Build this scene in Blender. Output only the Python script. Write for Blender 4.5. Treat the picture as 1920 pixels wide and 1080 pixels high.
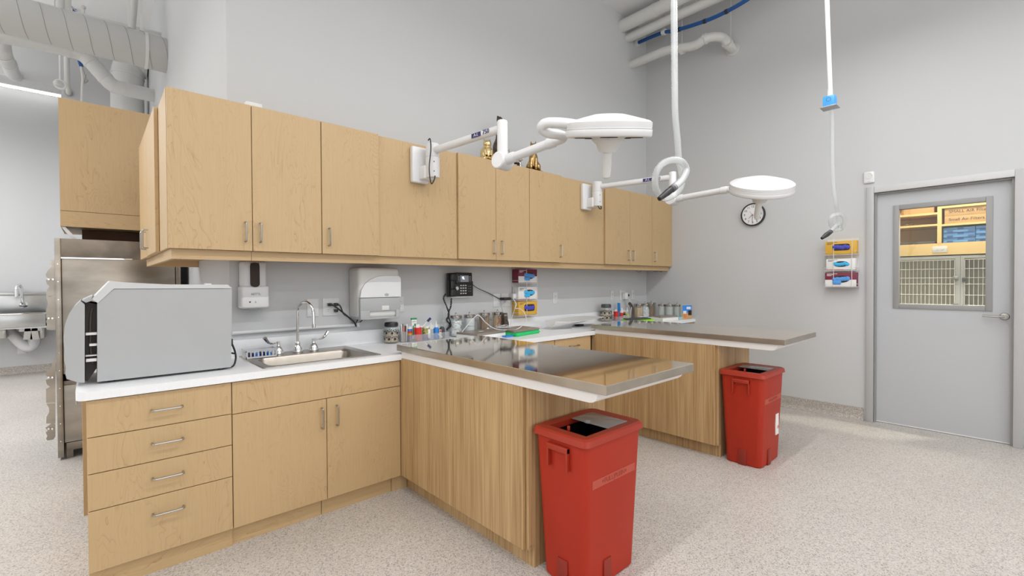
import bpy, bmesh, math, random
from mathutils import Vector, Matrix
PI = math.pi
SC = bpy.context.scene
COL = SC.collection
for o in list(bpy.data.objects): bpy.data.objects.remove(o)
random.seed(7)

# ---------------------------------------------------------------- camera
FPX, YAW, PIT, ROL, CH = 866.8, math.radians(47.668), math.radians(-.727), math.radians(-.30), 1.388
_F0 = Vector((math.cos(YAW), math.sin(YAW), 0)); _R0 = Vector((math.sin(YAW), -math.cos(YAW), 0)); _Z = Vector((0, 0, 1))
FW = _F0 * math.cos(PIT) + _Z * math.sin(PIT); _U0 = -_F0 * math.sin(PIT) + _Z * math.cos(PIT)
RT = _R0 * math.cos(ROL) + _U0 * math.sin(ROL); UP = -_R0 * math.sin(ROL) + _U0 * math.cos(ROL)
CAM = Vector((0, 0, CH))
cd = bpy.data.cameras.new('camera'); cam = bpy.data.objects.new('camera', cd); COL.objects.link(cam)
cam.matrix_world = Matrix(((RT.x, UP.x, -FW.x, 0), (RT.y, UP.y, -FW.y, 0), (RT.z, UP.z, -FW.z, CH), (0, 0, 0, 1)))
cd.sensor_width = 36; cd.lens = FPX / 1920 * 36; cd.clip_start = .05; cd.clip_end = 60
SC.camera = cam

def ray(px, py): return FW + RT * ((px - 960) / FPX) - UP * ((py - 540) / FPX)
def at(px, py, ax, v):            # point of the photograph on the plane ax = v
    D = ray(px, py); i = 'XYZ'.index(ax); return CAM + D * ((v - CAM[i]) / D[i])
def PF(px, py, f): return CAM + ray(px, py) * f
def xat(px, Y, z=1.0):            # X of a thing seen at column px standing at depth Y
    py = 600
    for _ in range(4):
        p = at(px, py, 'Y', Y); py += (p.z - z) * 200
    return at(px, py, 'Y', Y).x

# ---------------------------------------------------------------- world, exposure, lights
w = bpy.data.worlds.new('world'); SC.world = w; w.use_nodes = True
w.node_tree.nodes['Background'].inputs[0].default_value = (.9, .95, 1, 1); w.node_tree.nodes['Background'].inputs[1].default_value = .25
SC.view_settings.view_transform = 'Standard'; SC.view_settings.look = 'None'
SC.view_settings.exposure = 0.0; SC.view_settings.gamma = 1; SC.view_settings.use_curve_mapping = False
cy = SC.cycles
cy.max_bounces = 10; cy.diffuse_bounces = 6; cy.glossy_bounces = 4; cy.transmission_bounces = 6; cy.transparent_max_bounces = 16
cy.caustics_reflective = False; cy.caustics_refractive = False; cy.sample_clamp_indirect = 6

def area(name, loc, sx, sy, power, col=(.985, .99, 1), rot=(0, 0, 0)):
    l = bpy.data.lights.new(name, 'AREA'); l.shape = 'RECTANGLE'; l.size = sx; l.size_y = sy; l.energy = power; l.color = col
    o = bpy.data.objects.new(name, l); COL.objects.link(o); o.location = loc; o.rotation_euler = rot; return o
# long pendant luminaires running parallel to the cabinet wall (their housings are built below)
LUM = [(2.35, .80, 3.78, 4.5, 56), (2.35, -.75, 3.78, 4.5, 26), (2.35, -2.6, 3.78, 4.5, 20), (-2.4, .8, 3.78, 3.4, 22), (-2.4, -2.2, 3.78, 3.4, 22)]
for i, (x, y, z, L, p) in enumerate(LUM):
    area('luminaire_light', (x, y, z - .035), L, .05, p)
    area('luminaire_up_fill', (x, y, z + .12), L, .09, p * .36, rot=(PI, 0, 0))  # added upward fill that lifts the upper walls and ceiling
for y in (4.4, 6.6, 9.0):  # unseen lights added to brighten the side room and its ceiling
    area('side_room_light', (-2.6, y, 3.7), .12, 2.0, 70)
    area('side_room_up_fill', (-2.6, y, 3.9), .12, 2.0, 44, rot=(PI, 0, 0))
# added fill lights out of view at the rear and left, brightening upright faces
area('rear_fill_light', (1.6, -4.5, 2.2), 7.6, 3.2, 118, (.95, .975, 1), (math.radians(90), 0, 0))
area('left_fill_light', (-4.9, 1.5, 2.2), 3.2, 8.0, 52, (.95, .975, 1), (0, math.radians(-90), 0))
area('alcove_strip_light', (-1.3, 10.27, 4.385), 1.9, .03, .6, (1, 1, 1))
area('kennel_room_light', (6.6, .5, 2.85), .25, 1.1, 25, (1, .93, .74))
sl = bpy.data.lights.new('kennel_room_spot', 'SPOT'); sl.energy = 260; sl.color = (1, .95, .80); sl.spot_size = math.radians(100); sl.spot_blend = .2; sl.shadow_soft_size = .04
so = bpy.data.objects.new('kennel_room_spot', sl); COL.objects.link(so); so.location = (6.02, -.05, 2.92)
so.rotation_euler = (Vector((5.3, .75, .4)) - Vector(so.location)).to_track_quat('-Z', 'Y').to_euler()

# ---------------------------------------------------------------- materials
def nt(name):
    m = bpy.data.materials.new(name); m.use_nodes = True; return m, m.node_tree.nodes, m.node_tree.links, m.node_tree.nodes['Principled BSDF']
def mat(name, c, rough=.5, metal=0, spec=.5, emit=None, es=0, coat=0, noise=0, nscale=8, bump=0, bscale=60, stretch=None):
    m, N, L, b = nt(name)
    b.inputs['Base Color'].default_value = (*c, 1); b.inputs['Roughness'].default_value = rough; b.inputs['Metallic'].default_value = metal
    b.inputs['Specular IOR Level'].default_value = spec; b.inputs['Coat Weight'].default_value = coat
    if emit: b.inputs['Emission Color'].default_value = (*emit, 1); b.inputs['Emission Strength'].default_value = es
    tc = N.new('ShaderNodeTexCoord'); mp = N.new('ShaderNodeMapping'); L.new(tc.outputs['Object'], mp.inputs[0])
    if stretch: mp.inputs['Scale'].default_value = stretch
    if noise:
        n = N.new('ShaderNodeTexNoise'); n.inputs['Scale'].default_value = nscale; n.inputs['Detail'].default_value = 4; L.new(mp.outputs[0], n.inputs[0])
        r = N.new('ShaderNodeValToRGB'); L.new(n.outputs[0], r.inputs[0])
        r.color_ramp.elements[0].position = .3; r.color_ramp.elements[1].position = .7
        r.color_ramp.elements[0].color = (*[v * (1 - noise) for v in c], 1); r.color_ramp.elements[1].color = (*[min(1, v * (1 + noise)) for v in c], 1)
        L.new(r.outputs[0], b.inputs['Base Color'])
    if bump:
        n = N.new('ShaderNodeTexNoise'); n.inputs['Scale'].default_value = bscale; L.new(mp.outputs[0], n.inputs[0])
        bp = N.new('ShaderNodeBump'); bp.inputs['Strength'].default_value = bump; bp.inputs['Distance'].default_value = .002
        L.new(n.outputs[0], bp.inputs['Height']); L.new(bp.outputs[0], b.inputs['Normal'])
    return m
def maple(name, horiz=False, base=(.540, .378, .200), dark=(.40, .235, .11)):
    m, N, L, b = nt(name)
    tc = N.new('ShaderNodeTexCoord'); oi = N.new('ShaderNodeObjectInfo'); mul = N.new('ShaderNodeVectorMath'); mul.operation = 'MULTIPLY_ADD'
    cx = N.new('ShaderNodeCombineXYZ')
    for k, f in enumerate((17, 9, 13)):
        mm = N.new('ShaderNodeMath'); mm.operation = 'MULTIPLY'; mm.inputs[1].default_value = f; L.new(oi.outputs['Random'], mm.inputs[0]); L.new(mm.outputs[0], cx.inputs[k])
    add = N.new('ShaderNodeVectorMath'); add.operation = 'ADD'; L.new(tc.outputs['Object'], add.inputs[0]); L.new(cx.outputs[0], add.inputs[1])
    def mp(s):
        q = N.new('ShaderNodeMapping'); q.inputs['Scale'].default_value = (s[2], s[1], s[0]) if horiz else s; L.new(add.outputs[0], q.inputs[0]); return q
    # cathedral figure: thin contour lines of a slow noise
    n1 = N.new('ShaderNodeTexNoise'); n1.inputs['Scale'].default_value = 1; n1.inputs['Detail'].default_value = 3.5; n1.inputs['Roughness'].default_value = .5; n1.inputs['Distortion'].default_value = .6; L.new(mp((5, 5, 1.3)).outputs[0], n1.inputs[0])
    k1 = N.new('ShaderNodeMath'); k1.operation = 'MULTIPLY'; k1.inputs[1].default_value = 26; L.new(n1.outputs[0], k1.inputs[0])
    fr = N.new('ShaderNodeMath'); fr.operation = 'FRACT'; L.new(k1.outputs[0], fr.inputs[0])
    rp = N.new('ShaderNodeValToRGB'); L.new(fr.outputs[0], rp.inputs[0]); e = rp.color_ramp.elements
    e[0].position = 0; e[0].color = (1, 1, 1, 1); e[1].position = .06; e[1].color = (.25, .25, .25, 1)
    q = e.new(.3); q.color = (0, 0, 0, 1)
    # where the figure shows at all
    n3 = N.new('ShaderNodeTexNoise'); n3.inputs['Scale'].default_value = 1; L.new(mp((7, 7, 2.2)).outputs[0], n3.inputs[0])
    r3 = N.new('ShaderNodeValToRGB'); r3.color_ramp.elements[0].position = .40; r3.color_ramp.elements[1].position = .62; L.new(n3.outputs[0], r3.inputs[0])
    k2 = N.new('ShaderNodeMath'); k2.operation = 'MULTIPLY'; L.new(rp.outputs[0], k2.inputs[0]); L.new(r3.outputs[0], k2.inputs[1])
    k3 = N.new('ShaderNodeMath'); k3.operation = 'MULTIPLY'; k3.inputs[1].default_value = 1.0; L.new(k2.outputs[0], k3.inputs[0])
    n2 = N.new('ShaderNodeTexNoise'); n2.inputs['Scale'].default_value = 1; n2.inputs['Detail'].default_value = 3; L.new(mp((150, 150, 5)).outputs[0], n2.inputs[0])
    r2 = N.new('ShaderNodeValToRGB'); r2.color_ramp.elements[0].position = .35; r2.color_ramp.elements[1].position = .7
    r2.color_ramp.elements[0].color = (*[v * 1.025 for v in base], 1); r2.color_ramp.elements[1].color = (*[v * .965 for v in base], 1); L.new(n2.outputs[0], r2.inputs[0])
    mx = N.new('ShaderNodeMix'); mx.data_type = 'RGBA'; L.new(k3.outputs[0], mx.inputs[0]); L.new(r2.outputs[0], mx.inputs[6]); mx.inputs[7].default_value = (*dark, 1)
    L.new(mx.outputs[2], b.inputs['Base Color']); b.inputs['Roughness'].default_value = .38; b.inputs['Specular IOR Level'].default_value = .35
    return m
def oak(name, c1=(.37, .222, .098), c2=(.55, .375, .19)):
    m, N, L, b = nt(name); tc = N.new('ShaderNodeTexCoord')
    def nz(s, det=3):
        q = N.new('ShaderNodeMapping'); q.inputs['Scale'].default_value = s; L.new(tc.outputs['Object'], q.inputs[0])
        n = N.new('ShaderNodeTexNoise'); n.inputs['Scale'].default_value = 1; n.inputs['Detail'].default_value = det; L.new(q.outputs[0], n.inputs[0]); return n
    a = nz((110, 110, 2.2)); c = nz((16, 16, .25), 2)
    mx = N.new('ShaderNodeMix'); mx.inputs[0].default_value = .35; L.new(a.outputs[0], mx.inputs[2]); L.new(c.outputs[0], mx.inputs[3])
    r = N.new('ShaderNodeValToRGB'); r.color_ramp.elements[0].position = .36; r.color_ramp.elements[1].position = .60
    r.color_ramp.elements[0].color = (*c1, 1); r.color_ramp.elements[1].color = (*c2, 1); L.new(mx.outputs[0], r.inputs[0])
    L.new(r.outputs[0], b.inputs['Base Color']); b.inputs['Roughness'].default_value = .42; b.inputs['Specular IOR Level'].default_value = .3
    return m
def speckle(name, base=(.62, .575, .525), s=185, amt=.85):
    m, N, L, b = nt(name); tc = N.new('ShaderNodeTexCoord')
    v = N.new('ShaderNodeTexVoronoi'); v.inputs['Scale'].default_value = s; L.new(tc.outputs['Object'], v.inputs[0])
    sp = N.new('ShaderNodeSeparateColor'); L.new(v.outputs['Color'], sp.inputs[0])
    r = N.new('ShaderNodeValToRGB'); r.color_ramp.interpolation = 'CONSTANT'; L.new(sp.outputs[0], r.inputs[0])
    D = lambda k: tuple(x + (y - x) * amt for x, y in zip(base, k))
    cols = [(0, (.30, .27, .26)), (.07, (.42, .38, .34)), (.2, base), (.62, (.68, .63, .58)), (.84, (.75, .72, .68)), (.95, (.45, .46, .5))]
    el = r.color_ramp.elements
    el[0].position = 0; el[0].color = (*D(cols[0][1]), 1); el[1].position = cols[1][0]; el[1].color = (*D(cols[1][1]), 1)
    for p, c in cols[2:]: q = el.new(p); q.color = (*D(c), 1)
    n = N.new('ShaderNodeTexNoise'); n.inputs['Scale'].default_value = 1.1; L.new(tc.outputs['Object'], n.inputs[0])
    mx = N.new('ShaderNodeMix'); mx.data_type = 'RGBA'; mx.blend_type = 'MULTIPLY'; mx.inputs[0].default_value = .25
    L.new(r.outputs[0], mx.inputs[6]); L.new(n.outputs[0], mx.inputs[7]); L.new(mx.outputs[2], b.inputs['Base Color'])
    b.inputs['Roughness'].default_value = .36; b.inputs['Specular IOR Level'].default_value = .4
    return m
def clear(name, tint=(.95, .97, .97), alpha=.12, rough=.05, gl=.9):
    m = bpy.data.materials.new(name); m.use_nodes = True; N, L = m.node_tree.nodes, m.node_tree.links; N.clear()
    o = N.new('ShaderNodeOutputMaterial'); t = N.new('ShaderNodeBsdfTransparent'); t.inputs[0].default_value = (*tint, 1)
    g = N.new('ShaderNodeBsdfGlossy'); g.inputs['Roughness'].default_value = rough; g.inputs[0].default_value = (gl, gl, gl, 1)
    d = N.new('ShaderNodeBsdfDiffuse'); d.inputs[0].default_value = (.85, .87, .87, 1)
    lw = N.new('ShaderNodeLayerWeight'); lw.inputs[0].default_value = .5; pw = N.new('ShaderNodeMath'); pw.operation = 'POWER'; pw.inputs[1].default_value = 3.5; L.new(lw.outputs['Facing'], pw.inputs[0])
    fr = N.new('ShaderNodeMath'); fr.operation = 'MULTIPLY_ADD'; fr.inputs[1].default_value = .45; fr.inputs[2].default_value = .03; L.new(pw.outputs[0], fr.inputs[0])
    m1 = N.new('ShaderNodeMixShader'); m1.inputs[0].default_value = alpha; L.new(t.outputs[0], m1.inputs[1]); L.new(d.outputs[0], m1.inputs[2])
    m2 = N.new('ShaderNodeMixShader'); L.new(fr.outputs[0], m2.inputs[0]); L.new(m1.outputs[0], m2.inputs[1]); L.new(g.outputs[0], m2.inputs[2]); L.new(m2.outputs[0], o.inputs[0])
    return m
M = dict(
    wall=mat('wall_paint', (.595, .603, .608), .75, spec=.2, bump=.12, bscale=90),
    ceil=mat('ceiling_paint', (.78, .78, .775), .8, spec=.2),
    floor=speckle('floor_speckle'), base=speckle('cove_speckle', (.46, .415, .36), 190),
    maple=maple('maple_laminate'), mapleh=maple('maple_laminate_rail', True), mapledk=mat('maple_core', (.45, .25, .11), .6), cavity_shade=mat('soffit_void_shade', (.11, .05, .025), .7),
    oak=oak('island_laminate'), counter=mat('white_solid_surface', (.86, .87, .885), .32, noise=.015, nscale=120), whitelam=mat('white_edge_laminate', (.80, .77, .74), .4),
    steel=mat('brushed_steel', (.60, .565, .52), .24, 1, noise=.06, nscale=5), mirror=mat('polished_table_steel', (.97, .865, .73), .06, 1), neutral=mat('neutral_steel', (.56, .57, .57), .28, 1), lip=mat('satin_table_lip', (.50, .45, .385), .30, 1, noise=.08, nscale=8), sinksteel=mat('sink_steel', (.43, .39, .34), .32, 1, noise=.05, nscale=20),
    chrome=mat('chrome', (.80, .80, .80), .06, 1), nickel=mat('satin_nickel', (.46, .445, .42), .28, 1),
    kennel=mat('kennel_steel', (.40, .36, .31), .36, 1, noise=.22, nscale=3, stretch=(1, 1, 2.5), bump=.3, bscale=6), kenneldk=mat('kennel_steel_dark', (.26, .22, .18), .42, 1, noise=.3, nscale=5),
    white=mat('white_plastic', (.72, .72, .725), .38), offwhite=mat('off_white_plastic', (.70, .695, .67), .4), enamel=mat('white_enamel', (.76, .76, .765), .28), grey=mat('grey_plastic', (.42, .43, .43), .4), lightgrey=mat('autoclave_shell', (.40, .405, .41), .42, noise=.01),
    black=mat('black_plastic', (.015, .015, .016), .38), dark=mat('dark_interior', (.03, .022, .018), .6), charcoal=mat('charcoal', (.07, .07, .075), .45), brown=mat('brown_lens', (.035, .018, .010), .45, spec=.25),
    red=mat('red_bin_plastic', (.40, .026, .009), .5, spec=.3, noise=.05, nscale=3), redlid=mat('red_lid_plastic', (.37, .028, .010), .42), redband=mat('red_frosted_band', (.46, .07, .04), .5), redmark=mat('red_letters_slot_shade', (.27, .02, .008), .5), brightred=mat('bright_red', (.70, .03, .02), .35),
    blue=mat('blue_plastic', (.03, .25, .75), .4), cable=mat('blue_cable', (.01, .085, .30), .5), navy=mat('navy', (.015, .015, .12), .4), glove=mat('nitrile_blue', (.10, .33, .75), .6), glovec=mat('nitrile_cyan', (.05, .45, .80), .6), glovep=mat('nitrile_violet', (.07, .07, .45), .6),
    yellow=mat('yellow_carton', (.72, .42, .05), .5), maroon=mat('maroon_carton', (.20, .02, .05), .5), card=mat('white_carton', (.82, .81, .79), .55), kraft=mat('kraft_board', (.55, .34, .16), .7), salmon=mat('salmon', (.7, .25, .18), .5),
    frame=mat('door_frame_steel', (.47, .47, .47), .42, .0), framelt=mat('door_frame_light', (.62, .62, .62), .5), door=mat('door_paint', (.50, .512, .53), .5), stop=mat('glazing_trim', (.31, .31, .305), .4),
    rack=mat('clear_acrylic_rack', (.80, .80, .80), .3), pipe=mat('painted_pipe', (.66, .66, .64), .5), duct=mat('painted_duct', (.50, .50, .49), .5), ductlt=mat('painted_duct_light', (.62, .62, .61), .5), seam=mat('duct_seam', (.30, .29, .28), .6),
    glow=mat('lamp_diffuser', (.9, .9, .9), .5, emit=(1, .99, .96), es=4), gold=mat('gold', (.80, .62, .32), .16, 1), bronze=mat('bronze', (.50, .33, .14), .3, 1, noise=.3, nscale=30), silver=mat('silver_cast', (.55, .54, .53), .15, 1, noise=.35, nscale=40), darkbronze=mat('dark_bronze', (.12, .09, .07), .25, .9, noise=.4, nscale=30), wood=mat('red_brown_plinth', (.12, .035, .02), .35),
    green=mat('green_case', (.02, .62, .18), .45), lime=mat('lime_case', (.35, .80, .03), .45), laptop=mat('taupe_aluminium', (.42, .36, .31), .35, .6), paper=mat('paper', (.84, .83, .81), .7), teal=mat('pale_teal_paper', (.45, .66, .66), .6),
    cotton=mat('cotton', (.90, .90, .89), .9, bump=1, bscale=60), stick=mat('pale_wood_sticks', (.74, .52, .33), .6, noise=.35, nscale=60, stretch=(3, 3, .2)), darkstick=mat('brown_swab_tips', (.38, .23, .13), .6, noise=.4, nscale=80, stretch=(3, 3, .2)), treats=mat('treats', (.50, .38, .27), .8, noise=.5, nscale=90, bump=1, bscale=90),
    glass=clear('clear_glass', alpha=.035), pane=clear('window_pane', (.94, .95, .93), .01, .02), acrylic=clear('acrylic', (.93, .94, .95), .16), hose=clear('corrugated_hose', (.95, .96, .96), .34, .25), hoset=clear('translucent_hose', (.96, .97, .97), .2, .25), flap=clear('smoky_flap', (.7, .66, .63), .28, .08), emptyjar=clear('ribbed_jar_glass', (.90, .94, .90), .38),
    purple=mat('purple', (.16, .06, .2), .4), greenc=mat('green_print', (.01, .30, .10), .5), orange=mat('orange', (.75, .18, .04), .5), face=mat('clock_face', (.82, .81, .82), .5), screen=mat('phone_screen', (.20, .21, .23), .2, emit=(.2, .22, .25), es=.3), screenlit=mat('phone_screen_text', (.8, .9, 1), .3, emit=(.8, .9, 1), es=.9), shelf=mat('maple_shelf_warm', (.80, .58, .27), .45), sage=mat('kennel_interior', (.62, .60, .52), .5), fleece=mat('folded_blanket', (.75, .74, .70), .95, bump=1, bscale=30),
    bluebox=mat('blue_carton', (.12, .30, .62), .5), bluedk=mat('blue_carton_end', (.04, .11, .30), .5), gunmetal=mat('gunmetal', (.16, .13, .11), .3, .7), redp=mat('red_print', (.65, .05, .03), .5), caplid=mat('jar_lid_steel', (.50, .47, .44), .2, 1))

# ---------------------------------------------------------------- mesh helpers
class MB:
    def __init__(s): s.bm = bmesh.new()
    def box(s, x0, x1, y0, y1, z0, z1, bev=0, rot=None, seg=2):
        x0, x1 = sorted((x0, x1)); y0, y1 = sorted((y0, y1)); z0, z1 = sorted((z0, z1))
        r = bmesh.ops.create_cube(s.bm, size=1); vs = r['verts']
        for v in vs: v.co = Vector(((x0 + x1) / 2 + v.co.x * (x1 - x0), (y0 + y1) / 2 + v.co.y * (y1 - y0), (z0 + z1) / 2 + v.co.z * (z1 - z0)))
        if rot: c = Vector(((x0 + x1) / 2, (y0 + y1) / 2, (z0 + z1) / 2)); bmesh.ops.rotate(s.bm, cent=c, matrix=Matrix.Rotation(rot[0], 3, rot[1]), verts=vs)
        if bev:
            es = list({e for v in vs for e in v.link_edges}); bmesh.ops.bevel(s.bm, geom=es, offset=bev, segments=seg, profile=.5, affect='EDGES')
        return s
    def ring(s, c, u, v, r, n, ru=None):
        return [s.bm.verts.new(c + u * (math.cos(2 * PI * i / n) * r) + v * (math.sin(2 * PI * i / n) * (ru or r))) for i in range(n)]
    def skin(s, rings, cap=True):
        for a, b in zip(rings, rings[1:]):
            n = len(a)
            for i in range(n): s.bm.faces.new((a[i], a[(i + 1) % n], b[(i + 1) % n], b[i]))
        if cap: s.bm.faces.new(rings[0][::-1]); s.bm.faces.new(rings[-1])
    def cyl(s, p0, p1, r, n=16, r1=None, cap=True):
        p0, p1 = Vector(p0), Vector(p1); d = (p1 - p0).normalized(); u = d.orthogonal().normalized(); v = d.cross(u)
        s.skin([s.ring(p0, u, v, r, n), s.ring(p1, u, v, r if r1 is None else r1, n)], cap); return s
    def tube(s, pts, r, n=8, radii=None, cap=True):
        pts = [Vector(p) for p in pts]; rings = []; u = None
        for i, p in enumerate(pts):
            d = (pts[min(i + 1, len(pts) - 1)] - pts[max(i - 1, 0)]).normalized()
            u = d.orthogonal().normalized() if u is None else (u - d * u.dot(d)).normalized()
            rings.append(s.ring(p, u, d.cross(u), radii[i] if radii else r, n))
        s.skin(rings, cap); return s
    def lathe(s, prof, c=(0, 0, 0), axis=(0, 0, 1), n=24, sx=1, cap=True):
        c = Vector(c); d = Vector(axis).normalized(); u = Vector((1, 0, 0)); u = (u - d * u.dot(d)).normalized() if abs(d.x) < .9 else d.orthogonal().normalized(); v = d.cross(u)
        s.skin([s.ring(c + d * h, u, v, max(r, 1e-4) * sx, n, max(r, 1e-4)) for r, h in prof], cap); return s
    def prism(s, poly, ax, a, b):
        P = {'X': lambda p, t: (t, p[0], p[1]), 'Y': lambda p, t: (p[0], t, p[1]), 'Z': lambda p, t: (p[0], p[1], t)}[ax]
        s.skin([[s.bm.verts.new(P(p, a)) for p in poly], [s.bm.verts.new(P(p, b)) for p in poly]]); return s
    def ell(s, c, r, n=12, m=8):
        c = Vector(c); r = Vector(r) if hasattr(r, '__len__') else Vector((r, r, r))
        q = bmesh.ops.create_uvsphere(s.bm, u_segments=n, v_segments=m, radius=1)
        for v in q['verts']: v.co = Vector((c.x + v.co.x * r.x, c.y + v.co.y * r.y, c.z + v.co.z * r.z))
        return s
    def build(s, name, m, parent=None, ang=35, local=False, label=None):
        bmesh.ops.recalc_face_normals(s.bm, faces=s.bm.faces)
        if parent is not None and not local:
            t = wloc(parent)
            for v in s.bm.verts: v.co -= t
        for f in s.bm.faces: f.smooth = True
        for e in s.bm.edges:
            if len(e.link_faces) == 2 and e.calc_face_angle(0) > math.radians(ang): e.smooth = False
        me = bpy.data.meshes.new(name); s.bm.to_mesh(me); s.bm.free(); me.materials.append(M[m] if isinstance(m, str) else m)
        o = bpy.data.objects.new(name, me); COL.objects.link(o)
        if parent is not None: o.parent = parent
        if label: o['label'] = label
        return o
def wloc(o):
    t = Vector(o.location)
    while o.parent: o = o.parent; t += Vector(o.location)
    return t
def tag(o, label, cat, group=None):
    o['label'] = label; o['category'] = cat
    if group: o['group'] = group
    return o
def thing(name, label, cat, loc, group=None, rz=0):
    o = bpy.data.objects.new(name, None); o.empty_display_size = .05; COL.objects.link(o); o.location = loc; o.rotation_euler.z = rz
    return tag(o, label, cat, group)
def struct(name, mb, m, parent=None):
    o = mb.build(name, m, parent); o['kind'] = 'structure'; return o
def copy_thing(o, loc, label, parent=None):
    def rec(q, par):
        c = q.copy(); COL.objects.link(c)
        if par: c.parent = par
        for k in q.children: rec(k, c)
        return c
    c = rec(o, parent); c.location = loc; c['label'] = label; return c
def text(s, size, m, parent, origin, right, up, name='lettering', ext=.0006, align='CENTER'):
    cu = bpy.data.curves.new('t', 'FONT'); cu.body = s; cu.size = size; cu.extrude = ext; cu.align_x = align; cu.align_y = 'CENTER'; cu.resolution_u = 3
    to = bpy.data.objects.new('t', cu); COL.objects.link(to); bpy.context.view_layer.update()
    me = bpy.data.meshes.new_from_object(to); bpy.data.objects.remove(to); me.materials.clear(); me.materials.append(M[m]); me.name = name
    r, u = Vector(right).normalized(), Vector(up).normalized(); nn = r.cross(u); t = wloc(parent)
    for v in me.vertices: v.co = Vector(origin) - t + r * v.co.x + u * v.co.y + nn * v.co.z
    o = bpy.data.objects.new(name, me); COL.objects.link(o); o.parent = parent; return o
def curve_pts(pts, k=8):
    pts = [Vector(p) for p in pts]; P = [pts[0] * 2 - pts[1]] + pts + [pts[-1] * 2 - pts[-2]]; out = []
    for i in range(1, len(P) - 2):
        a, b, c, d = P[i - 1:i + 3]
        for j in range(k):
            t = j / k; out.append(.5 * ((2 * b) + (c - a) * t + (2 * a - 5 * b + 4 * c - d) * t * t + (3 * b - a - 3 * c + d) * t ** 3))
    return out + [pts[-1]]
def pull(parent, p0, p1, out, r=.0048, so=.030):
    p0, p1, out = Vector(p0), Vector(p1), Vector(out); d = (p1 - p0).normalized(); c = .009; q = []
    q.append(p0); q.append(p0 + out * (so - c))
    for k in range(1, 5): a = k / 4 * PI / 2; q.append(p0 + out * (so - c + c * math.sin(a)) + d * (c - c * math.cos(a)))
    for k in range(0, 4): a = k / 4 * PI / 2; q.append(p1 + out * (so - c + c * math.cos(a)) - d * (c - c * math.sin(a)))
    q.append(p1 + out * (so - c)); q.append(p1)
    return MB().tube(q, r, 8).build('handle', 'nickel', parent, local=False)

# ================================================================ SETTING
YW, XD, XR, HC = 3.45, 5.64, .665, 4.80
struct('floor', MB().box(-5, 9.2, -4.6, 10.62, -.1, 0), 'floor')
struct('wall_back', MB().box(XR, XD + .14, YW, YW + .15, 0, HC), 'wall')
struct('wall_return', MB().box(XR, XR + .15, YW + .15, 10.6, 0, HC + .3), 'wall')
DY0, DY1, DZ = .03, .955, 2.235      # door opening
struct('wall_right', MB().box(XD, XD + .14, DY1 + .0, YW, 0, HC).box(XD, XD + .14, -4.6, DY0, 0, HC).box(XD, XD + .14, DY0, DY1, DZ, HC), 'wall')
struct('wall_left', MB().box(-5.12, -5, -4.6, 10.62, 0, HC + .3), 'wall')
struct('wall_rear', MB().box(-5, XD + .14, -4.72, -4.6, 0, HC), 'wall')
struct('wall_alcove', MB().box(-5, -.30, 10.45, 10.6, 0, HC + .3), 'wall')
struct('wall_pier', MB().box(-.285, XR, 9.5, 10.45, 0, HC + .3), 'wall')
struct('wall_bulkhead', MB().box(-5, -.285, 9.5, 9.85, 4.29, HC + .3), 'wall')
struct('ceiling', MB().box(-5, XD + .14, -4.6, YW + .15, HC, HC + .12).box(-5, XR + .15, YW + .15, 10.6, HC + .3, HC + .42), 'ceil')
def coved(name, poly_ax, a, b, wallpos, sgn):   # integral coved floor base: thin strip with a radius into the floor
    prof = [(0, .125), (.006, .125), (.006, .045), (.014, .020), (.035, .004), (.05, .0), (0, 0)]
    mb = MB()
    mb.prism([(wallpos + sgn * p, z) for p, z in prof], poly_ax, a, b); struct(name, mb, 'base')
coved('baseboard_right', 'Y', DY1 + .075, 2.76, XD, -1); coved('baseboard_right_front', 'Y', -4.6, DY0 - .075, XD, -1)
coved('baseboard_alcove', 'X', -5, -.285, 10.45, -1); coved('baseboard_pier', 'X', -.285, XR, 9.5, -1); coved('baseboard_return', 'Y', 5.9, 9.5, XR, -1)
coved('baseboard_left', 'Y', -4.6, 10.4, -5, 1)
# left-room ceiling beam
struct('trim_1', MB().box(-5, XR, 7.0, 7.12, HC + .14, HC + .3).box(-5, XR, 5.2, 5.26, HC + .2, HC + .3), 'pipe')

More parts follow.
